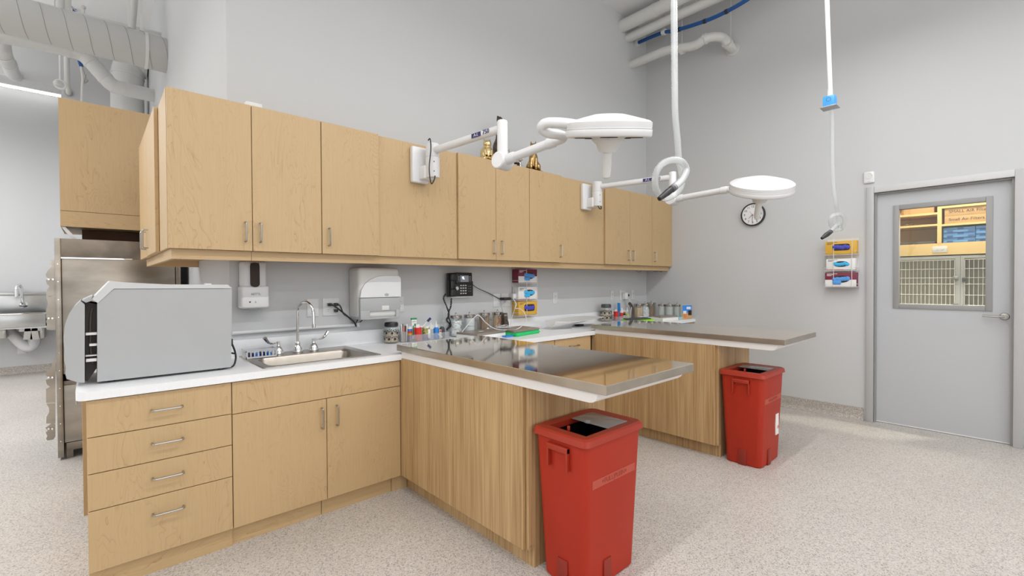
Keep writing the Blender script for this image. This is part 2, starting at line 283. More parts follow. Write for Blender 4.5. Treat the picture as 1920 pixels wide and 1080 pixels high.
# door and frame
def door():
    d = thing('door_1', 'grey painted steel door with vision window and lever handle', 'door', (XD, .5, 0)); d['kind'] = 'structure'
    f = MB()
    F = .058
    f.box(XD - .022, XD + .12, DY1, DY1 + F, 0, DZ + F, .003); f.box(XD - .022, XD + .12, DY0 - F, DY0, 0, DZ + F, .003)
    MB().box(XD - .022, XD + .12, DY0 + .0005, DY1 - .0005, DZ, DZ + F, .003).build('door_header', 'framelt', d)
    f.build('door_frame', 'frame', d)
    s = MB(); s.box(XD + .012, XD + .047, DY1 - .016, DY1 - .0005, 0, DZ); s.box(XD + .012, XD + .047, DY0 + .0005, DY0 + .016, 0, DZ); s.box(XD + .012, XD + .047, DY0 + .016, DY1 - .016, DZ - .016, DZ - .0005); s.build('door_stop', 'stop', d)
    x0, x1 = XD + .048, XD + .092; wy0, wy1, wz0, wz1 = .185, .785, 1.15, 2.07
    l = MB(); a0, a1, b0, b1 = DY0 + .004, DY1 - .004, .015, DZ - .004
    l.box(x0, x1, a0, wy0, b0, b1); l.box(x0, x1, wy1, a1, b0, b1); l.box(x0, x1, wy0, wy1, b0, wz0); l.box(x0, x1, wy0, wy1, wz1, b1); leaf = l.build('door_leaf', 'door', d)
    t = MB(); T = .03
    for (ya, yb, za, zb) in ((wy0 - T, wy0 + .012, wz0 - T, wz1 + T), (wy1 - .012, wy1 + T, wz0 - T, wz1 + T), (wy0 + .0125, wy1 - .0125, wz0 - T, wz0 + .012), (wy0 + .0125, wy1 - .0125, wz1 - .012, wz1 + T)): t.box(x0 - .012, x1 + .01, ya, yb, za, zb, .002)
    t.build('window_frame', 'stop', leaf)
    MB().box(x0 + .018, x0 + .024, wy0, wy1, wz0, wz1).build('window_glass', 'pane', leaf)
    MB().box(x0, x0 + .03, a0, a1, .004, .015).build('door_sweep', 'enamel', d)
    h = MB(); hy, hz = .083, 1.078
    h.lathe([(.030, 0), (.030, .006), (.026, .012), (.012, .014), (.011, .05)], (x0, hy, hz), (-1, 0, 0)); h.tube(curve_pts([(x0 - .05, hy, hz), (x0 - .056, hy + .03, hz), (x0 - .055, hy + .09, hz), (x0 - .052, hy + .13, hz + .002)], 4), .0095, 10)
    h.build('lever_handle', 'nickel', leaf)
door()

# luminaires (outside the frame except one end)
for i, (x, y, z, L, p) in enumerate(LUM):
    t = thing('linear_ceiling_light', ('long pendant light nearest the cabinet wall', 'second pendant light from the cabinet wall', 'pendant light farthest from the cabinet wall', 'pendant light over the open floor', 'pendant light near the rear wall')[i], 'light', (x, y, z), 'long pendant lights')
    MB().box(x - L / 2, x + L / 2, y - .055, y + .055, z, z + .09, .004).build('housing', 'enamel', t)
    MB().box(x - L / 2 + .01, x + L / 2 - .01, y - .047, y + .047, z - .012, z - .0005).build('diffuser', 'glow', t)
    for s in (-1, 1): MB().cyl((x + s * L * .4, y, z + .09), (x + s * L * .4, y, HC), .004, 6).build('hanger', 'pipe', t)

# ================================================================ BASE CABINETS
YB, YBF = 2.771, 2.790
Z1, Z2, Z3, Z4, ZT = .872, .706, .543, .377, .100
def front(name, x0, x1, z0, z1, par, m='maple', g=.0018, y0=None): 
    y = YB if y0 is None else y0
    return MB().box(x0 + g, x1 - g, y, y + .018, z0 + g, z1 - g, .0012, seg=1).build(name, m, par)
t = thing('drawer_cabinet', 'maple base cabinet with four stacked drawers under the white steriliser', 'cabinet', (.26, 3.1, 0))
MB().box(-.022, .5372, YBF, 3.42, .10, .874).build('body', 'maple', t)
MB().box(-.022, .537, 2.80, 3.40, 0, .10).build('toe_kick', 'mapleh', t)
for a, b in ((Z2, Z1), (Z3, Z2), (Z4, Z3), (ZT, Z4)):
    dd = front('drawer', -.024, .5375, a, b, t); zc = {Z2: .790, Z3: .631, Z4: .464, ZT: .294}[a]; pull(dd, (.206, YB, zc), (.325, YB, zc), (0, -1, 0))
t = thing('sink_cabinet', 'two-door maple base cabinet under the sink with a plain rail', 'cabinet', (1.03, 3.1, 0))
b = MB(); b.box(.5385, .556, YBF, 3.42, .10, .874); b.box(1.48, 1.512, YBF, 3.42, .10, .874); b.box(.556, 1.48, YBF, 3.42, .10, .118); b.box(.556, 1.48, 3.40, 3.42, .118, .874); b.box(.556, 1.48, YBF, YBF + .018, .85, .874); b.build('body', 'maple', t)
MB().box(.5385, 1.004, 2.812, 3.40, 0, .10).box(1.008, 1.46, 2.812, 3.40, 0, .10).build('toe_kick', 'mapleh', t)
MB().box(1.462, 1.573, 2.801, 3.40, 0, .098).build('corner_post', 'maple', t)
front('rail_panel', .538, 1.514, .702, Z1, t)
for a, b_, hx in ((.538, 1.028, .998), (1.028, 1.514, 1.087)):
    dd = front('door', a, b_, ZT, .702, t); pull(dd, (hx, YB, .532), (hx, YB, .651), (0, -1, 0))
t = thing('end_cabinet', 'maple base cabinet on the open end facing the steel kennel', 'cabinet', (.3, 4.1, 0))
MB().box(-.022, .64, 3.47, 4.60, .10, .874).build('body', 'maple', t)
MB().box(.02, .64, 3.47, 4.58, 0, .10).build('toe_kick', 'mapleh', t)
MB().box(-.0445, -.0235, 3.49, 4.59, .835, .872).build('rail_panel', 'maple', t)
for k in range(2):
    y0 = 3.49 + k * .55; dd = MB().box(-.045, -.0235, y0 + .002, y0 + .546, .10, .831, .0012, seg=1).build('door', 'maple', t)
    yh = y0 + (.50 if k == 0 else .05); pull(dd, (-.045, yh, .63), (-.045, yh, .75), (-1, 0, 0))
def between(name, label, x0, x1, handle, parts):
    t = thing(name, label, 'cabinet', ((x0 + x1) / 2, 3.1, 0))
    MB().box(x0 + .001, x1 - .001, YBF, 3.42, .10, .874).build('body', 'maple', t); MB().box(x0 + .001, x1 - .001, 2.82, 3.40, 0, .10).build('toe_kick', 'mapleh', t)
    for i, (a, b) in enumerate(parts):
        dd = front('drawer', a, b, .72, Z1, t); c = (a + b) / 2; pull(dd, (c - .06, YB, .80), (c + .06, YB, .80), (0, -1, 0))
        dd = front('door', a, b, ZT, .72, t); pull(dd, (b - .04, YB, .55), (b - .04, YB, .67), (0, -1, 0))
between('base_cabinet', 'maple base cabinet behind the front exam table, plain end drawer', 2.17, 3.03, 0, ((2.17, 2.60), (2.60, 3.03)))
between('base_cabinet', 'maple base cabinet with one drawer pull showing left of the rear exam table', 3.034, 3.545, 0, ((3.034, 3.545),))
MB().box(3.548, 3.585, 2.84, 3.40, 0, .874).build('filler_strip', 'mapledk'); tag(bpy.data.objects['filler_strip'], 'dark narrow filler strip beside the rear exam table', 'filler panel')
between('base_cabinet', 'maple base cabinet behind the rear exam table near the clock wall', 4.17, 5.635, 0, ((4.17, 4.9), (4.9, 5.635)))

# countertop with sink cut-out, cove splash
YF, ZC0, ZC = 2.756, .876, .914
t = thing('countertop', 'long white solid-surface worktop running along the cabinet wall', 'countertop', (2, 3.1, ZC0))
SX0, SX1, SY0, SY1 = .745, 1.355, 2.865, 3.225
c = MB()
c.box(SX0, SX1, YF + .006, SY0, ZC0, ZC); c.box(SX0, SX1, SY1, YW - .001, ZC0, ZC)
pl = [(-.056, YF + .045)] + [(-.056 + .045 - .045 * math.cos(a), YF + .045 - .045 * math.sin(a)) for a in (PI / 8, PI / 4, 3 * PI / 8)] + [(-.011, YF), (SX0, YF), (SX0, YW - .001), (-.056, YW - .001)]
c.prism(pl, 'Z', ZC0, ZC); c.box(SX0, SX1, YF, YF + .006, ZC0, ZC); c.box(SX1, XD - .001, YF, YW - .001, ZC0, ZC)
c.box(-.056, XR - .001, YW - .001, 4.63, ZC0, ZC)
c.build('worktop', 'counter', t)
MB().box(XR + .001, XD - .001, YW - .022, YW - .001, ZC + .0005, 1.02, .002).build('backsplash', 'counter', t)

# ---------------------------------------------------------------- UPPER CABINETS
YU, ZU, ZUT = 3.071, 1.581, 2.443
def udoor(x0, x1, hx, t, g=.0018, top=ZUT):
    dd = MB().box(x0 + g, x1 - g, YU, YU + .018, ZU, top, .0012, seg=1).build('door', 'maple', t)
    if hx: pull(dd, (hx, YU, 1.636), (hx, YU, 1.748), (0, -1, 0))
def upper(label, x0, x1, doors, top=ZUT):
    t = thing('wall_cabinet', label, 'cabinet', ((x0 + x1) / 2, 3.2, ZU))
    MB().box(x0, x1 - .0015, YU + .0195, YW - .002, ZU + .002, top).build('body', 'maple', t)
    for a, b, h in doors: udoor(a, b, h, t, top=top)
    return t
upper('leftmost two-door maple wall cabinet, above the steriliser and soap dispenser', .308, 1.12, ((.308, .715, .676), (.715, 1.12, .755)))
upper('single-door maple wall cabinet above the paper towel dispenser, beside the blank panel', 1.1215, 1.524, ((1.1215, 1.524, 1.165),))
def filler(label, x0, x1):
    t = thing('blank_wall_panel', label, 'cabinet', ((x0 + x1) / 2, 3.2, ZU)); MB().box(x0, x1 - .002, YU + .018, YW - .002, ZU, ZUT - .004).build('panel', 'maple', t)
filler('blank maple panel carrying the front exam lamp bracket', 1.5255, 2.212)
upper('two-door maple wall cabinet with the metal animal figures on top', 2.213, 3.022, ((2.213, 2.614, 2.582), (2.614, 3.022, 2.673)))
upper('single-door maple wall cabinet directly above the wall-hung glove rack', 3.0235, 3.475, ((3.0235, 3.475, 3.445),))
filler('blank maple panel carrying the rear exam lamp bracket', 3.4765, 4.190)
upper('two-door maple wall cabinet right of the rear lamp bracket', 4.192, 5.149, ((4.192, 4.669, 4.625), (4.669, 5.149, 4.72)))
upper('rightmost narrow single-door maple wall cabinet against the clock wall', 5.1505, 5.638, ((5.1505, 5.638, 5.20),))
t = thing('end_wall_cabinet', 'maple wall cabinet wrapped round the wall end with doors facing left', 'cabinet', (.48, 4.0, ZU))
MB().box(.309, XR - .002, YW - .001, 4.60, ZU + .002, ZUT).build('body', 'maple', t)
for k, (a, b, h) in enumerate(((3.47, 4.0, 3.93), (4.003, 4.60, 4.09))):
    dd = MB().box(.288, .3075, a + .002, b - .002, ZU + (.0 if k == 0 else -.004), ZUT, .0012, seg=1).build('door', 'maple', t)
    pull(dd, (.288, h, 1.63), (.288, h, 1.75), (-1, 0, 0))
t = thing('light_valance', 'maple valance board running under all the wall cabinets', 'valance', (3, 3.11, 1.525))
MB().box(.325, .7145, 3.109, 3.128, 1.525, 1.581).build('valance_board', 'mapleh', t); MB().box(.7165, 5.62, 3.109, 3.128, 1.525, 1.581).build('valance_board', 'mapleh', t)
MB().box(.325, .344, 3.129, 4.58, 1.525, 1.581).build('end_board', 'mapleh', t)
MB().box(.325, XR - .002, 4.581, 4.60, 1.525, 1.581).build('back_board', 'mapleh', t)
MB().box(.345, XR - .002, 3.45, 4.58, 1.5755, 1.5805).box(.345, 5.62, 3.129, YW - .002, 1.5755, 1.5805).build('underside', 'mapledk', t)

# tall maple box over the kennel
t = thing('kennel_top_cabinet', 'plain maple box cabinet mounted above the stainless kennel', 'cabinet', (.25, 5.3, 1.84))
MB().box(-.172, XR - .002, 5.10, 5.9, 1.975, 2.862).build('side_panel', 'maple', t)
MB().box(-.172, XR - .002, 5.102, 5.9, 1.85, 1.972).build('lower_rail', 'mapleh', t)
t = thing('kennel_void_board', 'recessed board coloured as the shade between the kennel and the maple box', 'panel', (.25, 5.5, 1.76))
MB().box(-.05, XR - .002, 5.35, 5.88, 1.752, 1.848).build('back_board', 'cavity_shade', t); MB().prism([(-.165, 1.848), (-.145, 1.848), (-.075, 1.752), (-.105, 1.752)], 'Y', 5.12, 5.30).build('bracket', 'white', t)  # dark brown of the board stands for shade in the void

# ================================================================ KENNEL
t = thing('stainless_kennel', 'tall stainless steel kennel bank seen from its side, left of the worktop', 'kennel', (.2, 5.4, 0))
KY = 5.10
MB().box(-.17, .56, KY, 5.85, .72, 1.60, .004).build('upper_side_panel', 'kennel', t)
MB().box(-.17, .56, KY, 5.85, .13, .585, .004).build('lower_side_panel', 'kennel', t)
MB().box(-.17, .56, KY + .006, 5.85, .585, .62, .002).build('rail', 'kenneldk', t)
MB().box(-.17, .56, KY + .004, 5.85, .675, .72, .002).build('rail', 'kennel', t)
MB().box(-.15, .54, KY + .06, 5.82, .62, .675).build('gap_shade', 'dark', t)  # dark filler standing for the shade between the two rails
MB().box(-.185, .60, KY - .01, 5.85, 1.605, 1.752, .003).build('top_band', 'kenneldk', t)
MB().box(-.19, .60, KY - .012, KY, 1.594, 1.604).build('top_lip', 'chrome', t)
MB().box(-.208, -.172, KY - .014, 5.87, .02, 1.752, .003).build('front_post', 'kennel', t)
MB().box(.565, .60, KY - .004, 5.85, .13, 1.60, .002).build('rear_post', 'kennel', t)
MB().box(-.16, .55, KY + .004, 5.85, .062, .125, .003).build('plinth', 'kenneldk', t)
for x in (-.14, .52): MB().box(x - .02, x + .02, KY + .02, KY + .06, .0, .062).build('foot', 'kenneldk', t)
for z in [1.55 - .14 * k for k in range(11)]: MB().lathe([(.006, 0), (.004, .004)], (-.19, KY - .014, z), (0, -1, 0), 8).build('rivet', 'chrome', t)
g = []
def plate(poly, lab='gate_plate'):
    pp = [at(80 + x / 2.508, 440 + y / 2.512, 'Y', KY + .05) for x, y in poly]
    MB().prism([(p.x, p.z) for p in pp], 'Y', KY + .05, KY + .056).build(lab, 'kennel', t)
plate([(60, 120), (35, 118), (36, 125), (42, 128), (33, 132), (36, 140), (44, 148), (34, 158), (22, 172), (14, 188), (18, 200), (30, 208), (14, 214), (20, 232), (32, 244), (20, 262), (16, 290), (60, 290)])
plate([(60, 292), (16, 292), (24, 320), (24, 336), (16, 352), (16, 392), (60, 392)]); plate([(60, 394), (14, 392), (20, 398), (15, 408), (22, 424), (16, 440), (20, 448), (48, 450), (60, 448)])
plate([(60, 585), (42, 588), (44, 598), (52, 602), (40, 604), (46, 612), (40, 625), (20, 640), (13, 660), (24, 672), (40, 678), (14, 684), (20, 706), (34, 716), (16, 728), (16, 792), (60, 792)])
plate([(60, 794), (18, 796), (30, 818), (30, 838), (18, 858), (16, 890), (60, 890)]); plate([(60, 892), (40, 890), (12, 910), (24, 924), (14, 932), (22, 948), (16, 962), (22, 970), (52, 964), (60, 950)])
for px, py in ((92, 524), (100, 524), (92, 597), (99, 597), (92, 708), (99, 708), (92, 804), (99, 804)):
    p = at(px, py, 'Y', KY + .045); MB().lathe([(.009, 0), (.009, .006), (.004, .01)], p, (0, -1, 0), 10).build('latch_bolt', 'chrome', t)

# ================================================================ EXAM TABLES
def table(label, x0, group):
    t = thing('exam_table', label, 'exam table', (x0 + .35, 2.1, 0), group)
    X0, X1 = x0 + .0125, x0 + .0125 + .625
    MB().box(X0, X0 + .019, 1.597, 2.80, ZT, .886, .0012, seg=1).build('side_panel', 'oak', t)
    MB().prism([(X0 + .02, ZT), (X0 + .058, ZT), (X0 + .058, 0), (X1, 0), (X1, .886), (X0 + .02, .886)], 'Y', 1.577, 1.597).build('end_panel', 'oak', t)
    MB().box(X0 + .058, X0 + .075, 1.598, 2.80, 0, ZT).build('toe_kick', 'oak', t)
    MB().box(X1 - .019, X1, 1.598, 2.765, 0, .886).build('far_side_panel', 'oak', t)
    MB().lathe([(.004, 0), (.003, .002)], (X0 + .03, 1.577, .118), (0, -1, 0), 8).build('screw', 'nickel', t)
    a = .045; prof = [(2.755, .934), (2.755, .888), (1.195, .888)] + [(1.195 - a * math.sin(q), .888 + a - a * math.cos(q)) for q in (PI / 8, PI / 4, 3 * PI / 8)] + [(1.15, .933), (1.15, .934)]
    MB().prism(prof, 'X', x0 + .012, x0 + .72).build('white_underlayer', 'whitelam', t)
    MB().box(x0, x0 + .73, 1.10, 2.80, .9345, .9725, .0015, seg=1).build('steel_lip', 'lip', t); MB().box(x0 + .0005, x0 + .7295, 1.1005, 2.7995, .9727, .975, .001, seg=1).build('steel_top', 'mirror', t)
    return t
T1, T2 = 1.505, 3.58
# left column of the table top lies over the white layer
table('front exam table with a polished steel top and walnut-toned island base', T1, 'exam tables'); table('rear exam table with a polished steel top, nearer the clock wall', T2, 'exam tables')

# ================================================================ RED BINS
def bin_(label, cx, cy, sticker):
    t = thing('waste_bin', label, 'waste bin', (cx, cy, 0), 'red waste bins')
    H = .682
    def sect(z, k=1.0, grow=0):
        f = z / H; hx, hy = .188 + .030 * f + grow, .128 + .026 * f + grow; r = .035
        return [Vector((sx * (hx - r) + r * math.cos(a), sy * (hy - r) + r * math.sin(a), z)) for sx, sy, a0 in ((1, 1, 0), (-1, 1, PI / 2), (-1, -1, PI), (1, -1, 3 * PI / 2)) for a in [a0 + PI / 8 * q for q in range(5)]]
    b = MB(); rings = []
    for z, g in ((0.0, -.006), (.01, 0), (.30, 0), (H - .01, 0)): rings.append([b.bm.verts.new(v) for v in sect(z, grow=g)])
    for z in (H - .01, .02): rings.append([b.bm.verts.new(v) for v in sect(z, grow=-.004)])
    b.skin(rings); b.build('bin_body', 'red', t, local=True, ang=30)
    ln_ = MB(); ln_.skin([[ln_.bm.verts.new(v) for v in sect(z, grow=-.0055)] for z in (H - .012, .03)], cap=False); ln_.box(-.17, .17, -.11, .11, .028, .032); ln_.build('bin_inner_shell', 'black', t, local=True)  # black shell set just inside the bin walls
    # foot slots as raised pads, the recess shade put in as darker red
    for sx in (-.04, ): MB().box(sx - .028, sx + .028, -.139, -.1285, 0, .12, .003).build('foot_slot_shade', 'redmark', t, local=True)
    for sy in (.0, ): MB().box(-.1995, -.188, sy - .03, sy + .03, 0, .12, .003).build('foot_slot_shade', 'redmark', t, local=True)
    # lid with opening
    l = MB(); zr = H - .012
    o0 = [l.bm.verts.new(v + Vector((0, 0, zr - v.z))) for v in sect(H, grow=.006)]; o1 = [l.bm.verts.new(v + Vector((0, 0, zr + .004 - v.z))) for v in sect(H, grow=.014)]; o2 = [l.bm.verts.new(v + Vector((0, 0, zr + .030 - v.z))) for v in sect(H, grow=.010)]; o3 = [l.bm.verts.new(v + Vector((0, 0, zr + .037 - v.z))) for v in sect(H, grow=.0)]
    ihx, ihy = .162, .112; n = len(o3); inner = []; inner2 = []
    for v in o3:
        a = math.atan2(v.co.y / ihy, v.co.x / ihx); q = max(abs(math.cos(a)), abs(math.sin(a))); x, y = ihx * math.cos(a) / q, ihy * math.sin(a) / q
        inner.append(l.bm.verts.new((x, y, zr + .033))); inner2.append(l.bm.verts.new((x, y, zr + .004)))
    l.skin([o0, o1, o2, o3, inner, inner2], cap=False); l.build('lid', 'redlid', t, local=True, ang=28)
    MB().box(.0, .160, -.110, .110, zr + .031, zr + .035, .001).build('lid_flap', 'flap', t, local=True, label='clear hinged flap')
    MB().box(-.02, .0, -.012, .012, zr + .035, zr + .05, .003).build('flap_tab', 'acrylic', t, local=True)
    MB().box(-.155, -.145, -.006, .006, zr + .03, zr + .052, .002).build('latch_tab', 'redlid', t, local=True)
    # carrying handle on the left (-X) side
    h = MB(); xx = -.2165
    h.box(xx - .020, xx + .002, -.062, .062, zr - .045, zr - .018, .003); h.box(xx - .018, xx + .004, -.062, -.052, zr - .125, zr - .02, .002); h.box(xx - .018, xx + .004, .052, .062, zr - .125, zr - .02, .002)
    h.build('side_handle', 'redlid', t, local=True)
    # frosted fill band with lettering on the -Y face
    f = .49 / H; hy = .128 + .026 * f + .0012
    bnd = MB(); bnd.box(-.165, .165, -hy - .0006, -hy + .003, .475, .512); bnd.build('fill_line_band', 'redband', t, local=True)
    text('+FULL|PLEIN+', .032, 'redmark', t, (cx, cy - hy - .0008, .493), (1, 0, 0), (0, 0, 1))
    if sticker:
        f2 = .30 / H; hy2 = .128 + .026 * f2 + .0008
        s = MB().box(.075, .135, -hy2 - .004, -hy2 + .002, .20, .36).build('printed_label', 'paper', t, local=True, label='white safety sticker')
        ln = MB(); rr = random.Random(3)
        for k in range(9): ln.box(.08, .08 + rr.uniform(.02, .045), -hy2 - .0046, -hy2 - .004, .345 - k * .014, .348 - k * .014)
        ln.build('print_lines', 'charcoal', s); MB().lathe([(.014, 0), (.014, .0008)], (cx + .118, cy - hy2 - .004, .255), (0, -1, 0), 16).build('print_spot', 'salmon', s)
    return t
bin_('tall red plastic waste bin under the front exam table, largest in view', 1.775, 1.40, False)
bin_('tall red plastic waste bin with a white sticker beside the rear exam table', 3.81, 1.40, True)

# ================================================================ STERILISER
t = thing('steriliser', 'white bench-top steriliser with its rounded door ajar on the worktop', 'steriliser', (.3, 3.15, ZC))
AY0, AY1 = 2.935, 3.38
def ac(x, y): p = at(100 + x / 4.5, 500 + y / 4.5, 'Y', AY0); return (p.x, p.z)
body = [ac(370, 985), ac(370, 310), ac(510, 189), ac(1508, 185), ac(1500, 868)]; body[0] = (body[0][0], .926); body[-1] = (body[-1][0], .926)
bm_ = MB().prism(body, 'Y', AY0, AY1); bm_.build('side_casing', 'lightgrey', t, ang=20)
lid = [ac(326, 272), ac(375, 307), ac(510, 186), ac(1508, 182), ac(1470, 152), ac(960, 150), ac(600, 132), ac(480, 120)]
MB().prism(lid, 'Y', AY0 - .004, AY1 + .004).build('top_cover', mat('steriliser_cover', (.56, .565, .57), .4), t, ang=20)
dr = [(228, 288), (265, 320), (264, 980), (205, 975), (112, 947), (101, 905), (106, 850), (91, 790), (93, 700), (85, 600), (96, 500), (130, 400), (170, 342)]
P = [ac(*q) for q in dr]
P = [Vector((a, b, 0)) for a, b in P]; P = [(v.x, v.y) for v in P]
MB().prism(P, 'Y', AY0 - .002, AY1 - .01).build('door', 'lightgrey', t, ang=28, label='rounded front door standing ajar')
MB().prism([ac(238, 285), ac(330, 245), ac(322, 290), ac(275, 305)], 'Y', AY0 + .02, AY1 - .03).build('hinge_cover', 'grey', t)
MB().prism([ac(266, 300), ac(372, 320), ac(366, 870), ac(285, 985), ac(266, 975)], 'Y', AY0 + .05, AY1 - .03).build('chamber_front', 'dark', t)
cx_, cz_ = ac(330, 590); MB().tube([Vector((cx_ + .002 + .010 * math.cos(a), AY0 + .045, cz_ + .13 * math.sin(a))) for a in [PI / 2 + PI * k / 12 for k in range(13)]], .005, 8).build('door_gasket', 'gunmetal', t)
for a, b, c_, d_ in ((272, 370, 556, 582), (303, 370, 650, 674), (270, 370, 745, 762), (275, 368, 775, 808)):
    p, q = ac(a, d_), ac(b, c_); MB().box(p[0], q[0], AY0 + .01, AY0 + .05, p[1], q[1], .001).build('hinge_bar', 'offwhite', t)
for x in (.07, .53):
    for y in (AY0 + .05, AY1 - .05): MB().cyl((x, y, ZC + .0005), (x, y, .9255), .016, 12).build('foot', 'black', t)
for k in range(1): MB().box(.47, .50, 3.05, 3.09, at(375, 533, 'Y', 3.05).z - .004, at(375, 533, 'Y', 3.05).z + .004, .002).build('vent_knob', 'white', t)
xR = body[-1][0]
o = MB().box(xR + .0, xR + .024, 3.0, 3.03, 1.035, 1.075, .002).tube(curve_pts([(xR + .02, 3.015, 1.05), (xR + .035, 3.01, 1.0), (xR + .034, 2.99, .96), (xR + .014, 2.965, .925), (xR - .03, 2.98, .921)], 6), .005, 8).tube(curve_pts([(xR + .03, 3.01, .99), (xR + .012, 3.0, .995), (xR - .004, 3.0, .985)], 4), .005, 8).build('power_cord', 'black', t)

# ================================================================ SINK + FAUCET
t = thing('sink', 'drop-in stainless steel sink set in the white worktop', 'sink', (1.05, 3.1, ZC))
z0 = ZC + .0008; s = MB()
def rr(x0, x1, y0, y1, r, z, n=5): return [Vector((cx + r * math.cos(a), cy + r * math.sin(a), z)) for cx, cy, a0 in ((x1 - r, y1 - r, 0), (x0 + r, y1 - r, PI / 2), (x0 + r, y0 + r, PI), (x1 - r, y0 + r, 3 * PI / 2)) for a in [a0 + PI / 2 / (n - 1) * q for q in range(n)]]
rings = [rr(.700, 1.408, 2.818, 3.405, .012, z0), rr(.703, 1.405, 2.821, 3.402, .012, z0 + .004), rr(.712, 1.396, 2.83, 3.393, .012, z0 + .0045), rr(.750, 1.350, 2.872, 3.222, .05, z0 + .002), rr(.757, 1.343, 2.879, 3.215, .05, z0 - .006), rr(.765, 1.335, 2.887, 3.207, .05, .775), rr(.785, 1.315, 2.907, 3.187, .04, .755)]
s.skin([[s.bm.verts.new(v) for v in r] for r in rings], cap=False); s.bm.faces.new([v for v in s.bm.verts][-20:])
s.build('basin', 'sinksteel', t, ang=40)
MB().lathe([(.04, 0), (.04, .003), (.03, .004), (.028, .001)], (1.05, 3.05, .7555)).build('drain', 'chrome', t)
t = thing('faucet', 'chrome gooseneck faucet with two wing handles behind the sink', 'faucet', (1.05, 3.32, ZC + .006))
zb = ZC + .0055; f = MB()
bp = Vector((xat(558, 3.325, .95), 3.325, zb)); tip = PF(587, 607, bp.dot(FW) * 1.0); 
bell = [(.033, 0), (.033, .006), (.030, .02), (.022, .038), (.016, .048), (.018, .052), (.018, .062), (.013, .07)]
f.lathe(bell, bp, n=20); f.build('base', 'chrome', t)
top = at(573, 563, 'Y', 3.30).z; xt = xat(588, 3.18, 1.05)
H_ = top - zb
pts = [bp + Vector((0, 0, .06)), bp + Vector((0, 0, H_ - .11))]
dirx = Vector((xat(588, 3.2, 1.1) - bp.x, -.125, 0)); R_ = dirx.length / 2; u_ = dirx.normalized()
for k in range(1, 13): a = PI * k / 12; pts.append(bp + u_ * (R_ - R_ * math.cos(a)) + Vector((0, 0, H_ - .10 + .09 * math.sin(a))))
pts.append(pts[-1] - Vector((0, 0, .07)))
MB().tube(pts, .0095, 12).build('spout', 'chrome', t); MB().cyl(pts[-1] + Vector((0, 0, .012)), pts[-1] - Vector((0, 0, .012)), .0125, 12).build('aerator', 'chrome', t)
for px, sgn, nm in ((522, -1, 'left'), (588, 1, 'right')):
    hp = Vector((xat(px, 3.325, .95), 3.325, zb)); h = MB(); h.lathe([(.034, 0), (.034, .005), (.031, .02), (.022, .04), (.012, .05), (.010, .062)], hp, n=20); vb = h.build('valve', 'chrome', t)
    q = MB(); q.lathe([(.012, 0), (.012, .02)], hp + Vector((0, 0, .062)), n=12)
    c0 = hp + Vector((0, 0, .074)); dd = (Vector((sgn * .75, -.45 if sgn < 0 else .2, 0))).normalized()
    path = curve_pts([c0, c0 + dd * .05 + Vector((0, 0, -.001)), c0 + dd * .085 + Vector((0, 0, .012)), c0 + dd * .115 + Vector((0, 0, .045))], 4)
    q.tube(path, .005, 8, radii=[.0045 + .008 * (k / (len(path) - 1)) ** 1.5 for k in range(len(path))]); q.build('wing_handle', 'chrome', vb)
# basket
t = thing('plastic_basket', 'small white slotted plastic basket at the back left of the sink', 'basket', (.79, 3.33, ZC + .006))
b = MB(); bx0, bx1, by0, by1, bz0, bz1 = .705, .885, 3.22, 3.33, .9195, .972
b.box(bx0 + .008, bx1 - .008, by0 + .006, by1 - .006, bz0, bz0 + .003)
for (a, c_, d_, e) in ((bx0, bx1, by0, by0 + .004), (bx0, bx1, by1 - .004, by1), (bx0, bx0 + .004, by0, by1), (bx1 - .004, bx1, by0, by1)):
    b.box(a, c_, d_, e, bz1 - .012, bz1); b.box(a, c_, d_, e, bz0, bz0 + .010)
for k in range(9):
    x = bx0 + .002 + k * (bx1 - bx0 - .010) / 8
    for y in (by0, by1 - .004): b.box(x, x + .007, y, y + .004, bz0 + .010, bz1 - .012)
for k in range(6):
    y = by0 + .004 + k * (by1 - by0 - .014) / 5
    for x in (bx0, bx1 - .004): b.box(x, x + .004, y, y + .006, bz0 + .010, bz1 - .012)
b.box(bx0 - .004, bx1 + .004, by0 - .004, by0, bz1 - .003, bz1).box(bx0 - .004, bx1 + .004, by1, by1 + .004, bz1 - .003, bz1); b.build('basket_shell', 'white', t)
for k in range(4):
    x = .73 + k * .034; o = MB().box(x, x + .024, 3.24, 3.31, .9228, .950 - .004 * (k % 2), .004).build('sponge', 'blue' if k % 2 else 'navy'); tag(o, ('bright blue', 'dark navy')[(k + 1) % 2] + ' cleaning item in the white basket, ' + ('leftmost', 'second from the left', 'third from the left', 'rightmost')[k], 'sponge', 'items in the sink basket')

# ================================================================ ON THE BACK WALL
yw = YW
# raceway
x0, x1 = XR + .01, 1.525
t = thing('cable_raceway', 'white half-round cable raceway on the wall behind the faucet', 'raceway', (1.1, yw - .01, 1.07)); MB().tube([(x0, yw - .0125, 1.066), (x1, yw - .0125, 1.066)], .012, 14).build('cover', 'white', t)
MB().box(x1 - .02, x1 + .004, yw - .027, yw - .0005, 1.05, 1.082, .002).build('end_cap', 'white', t)
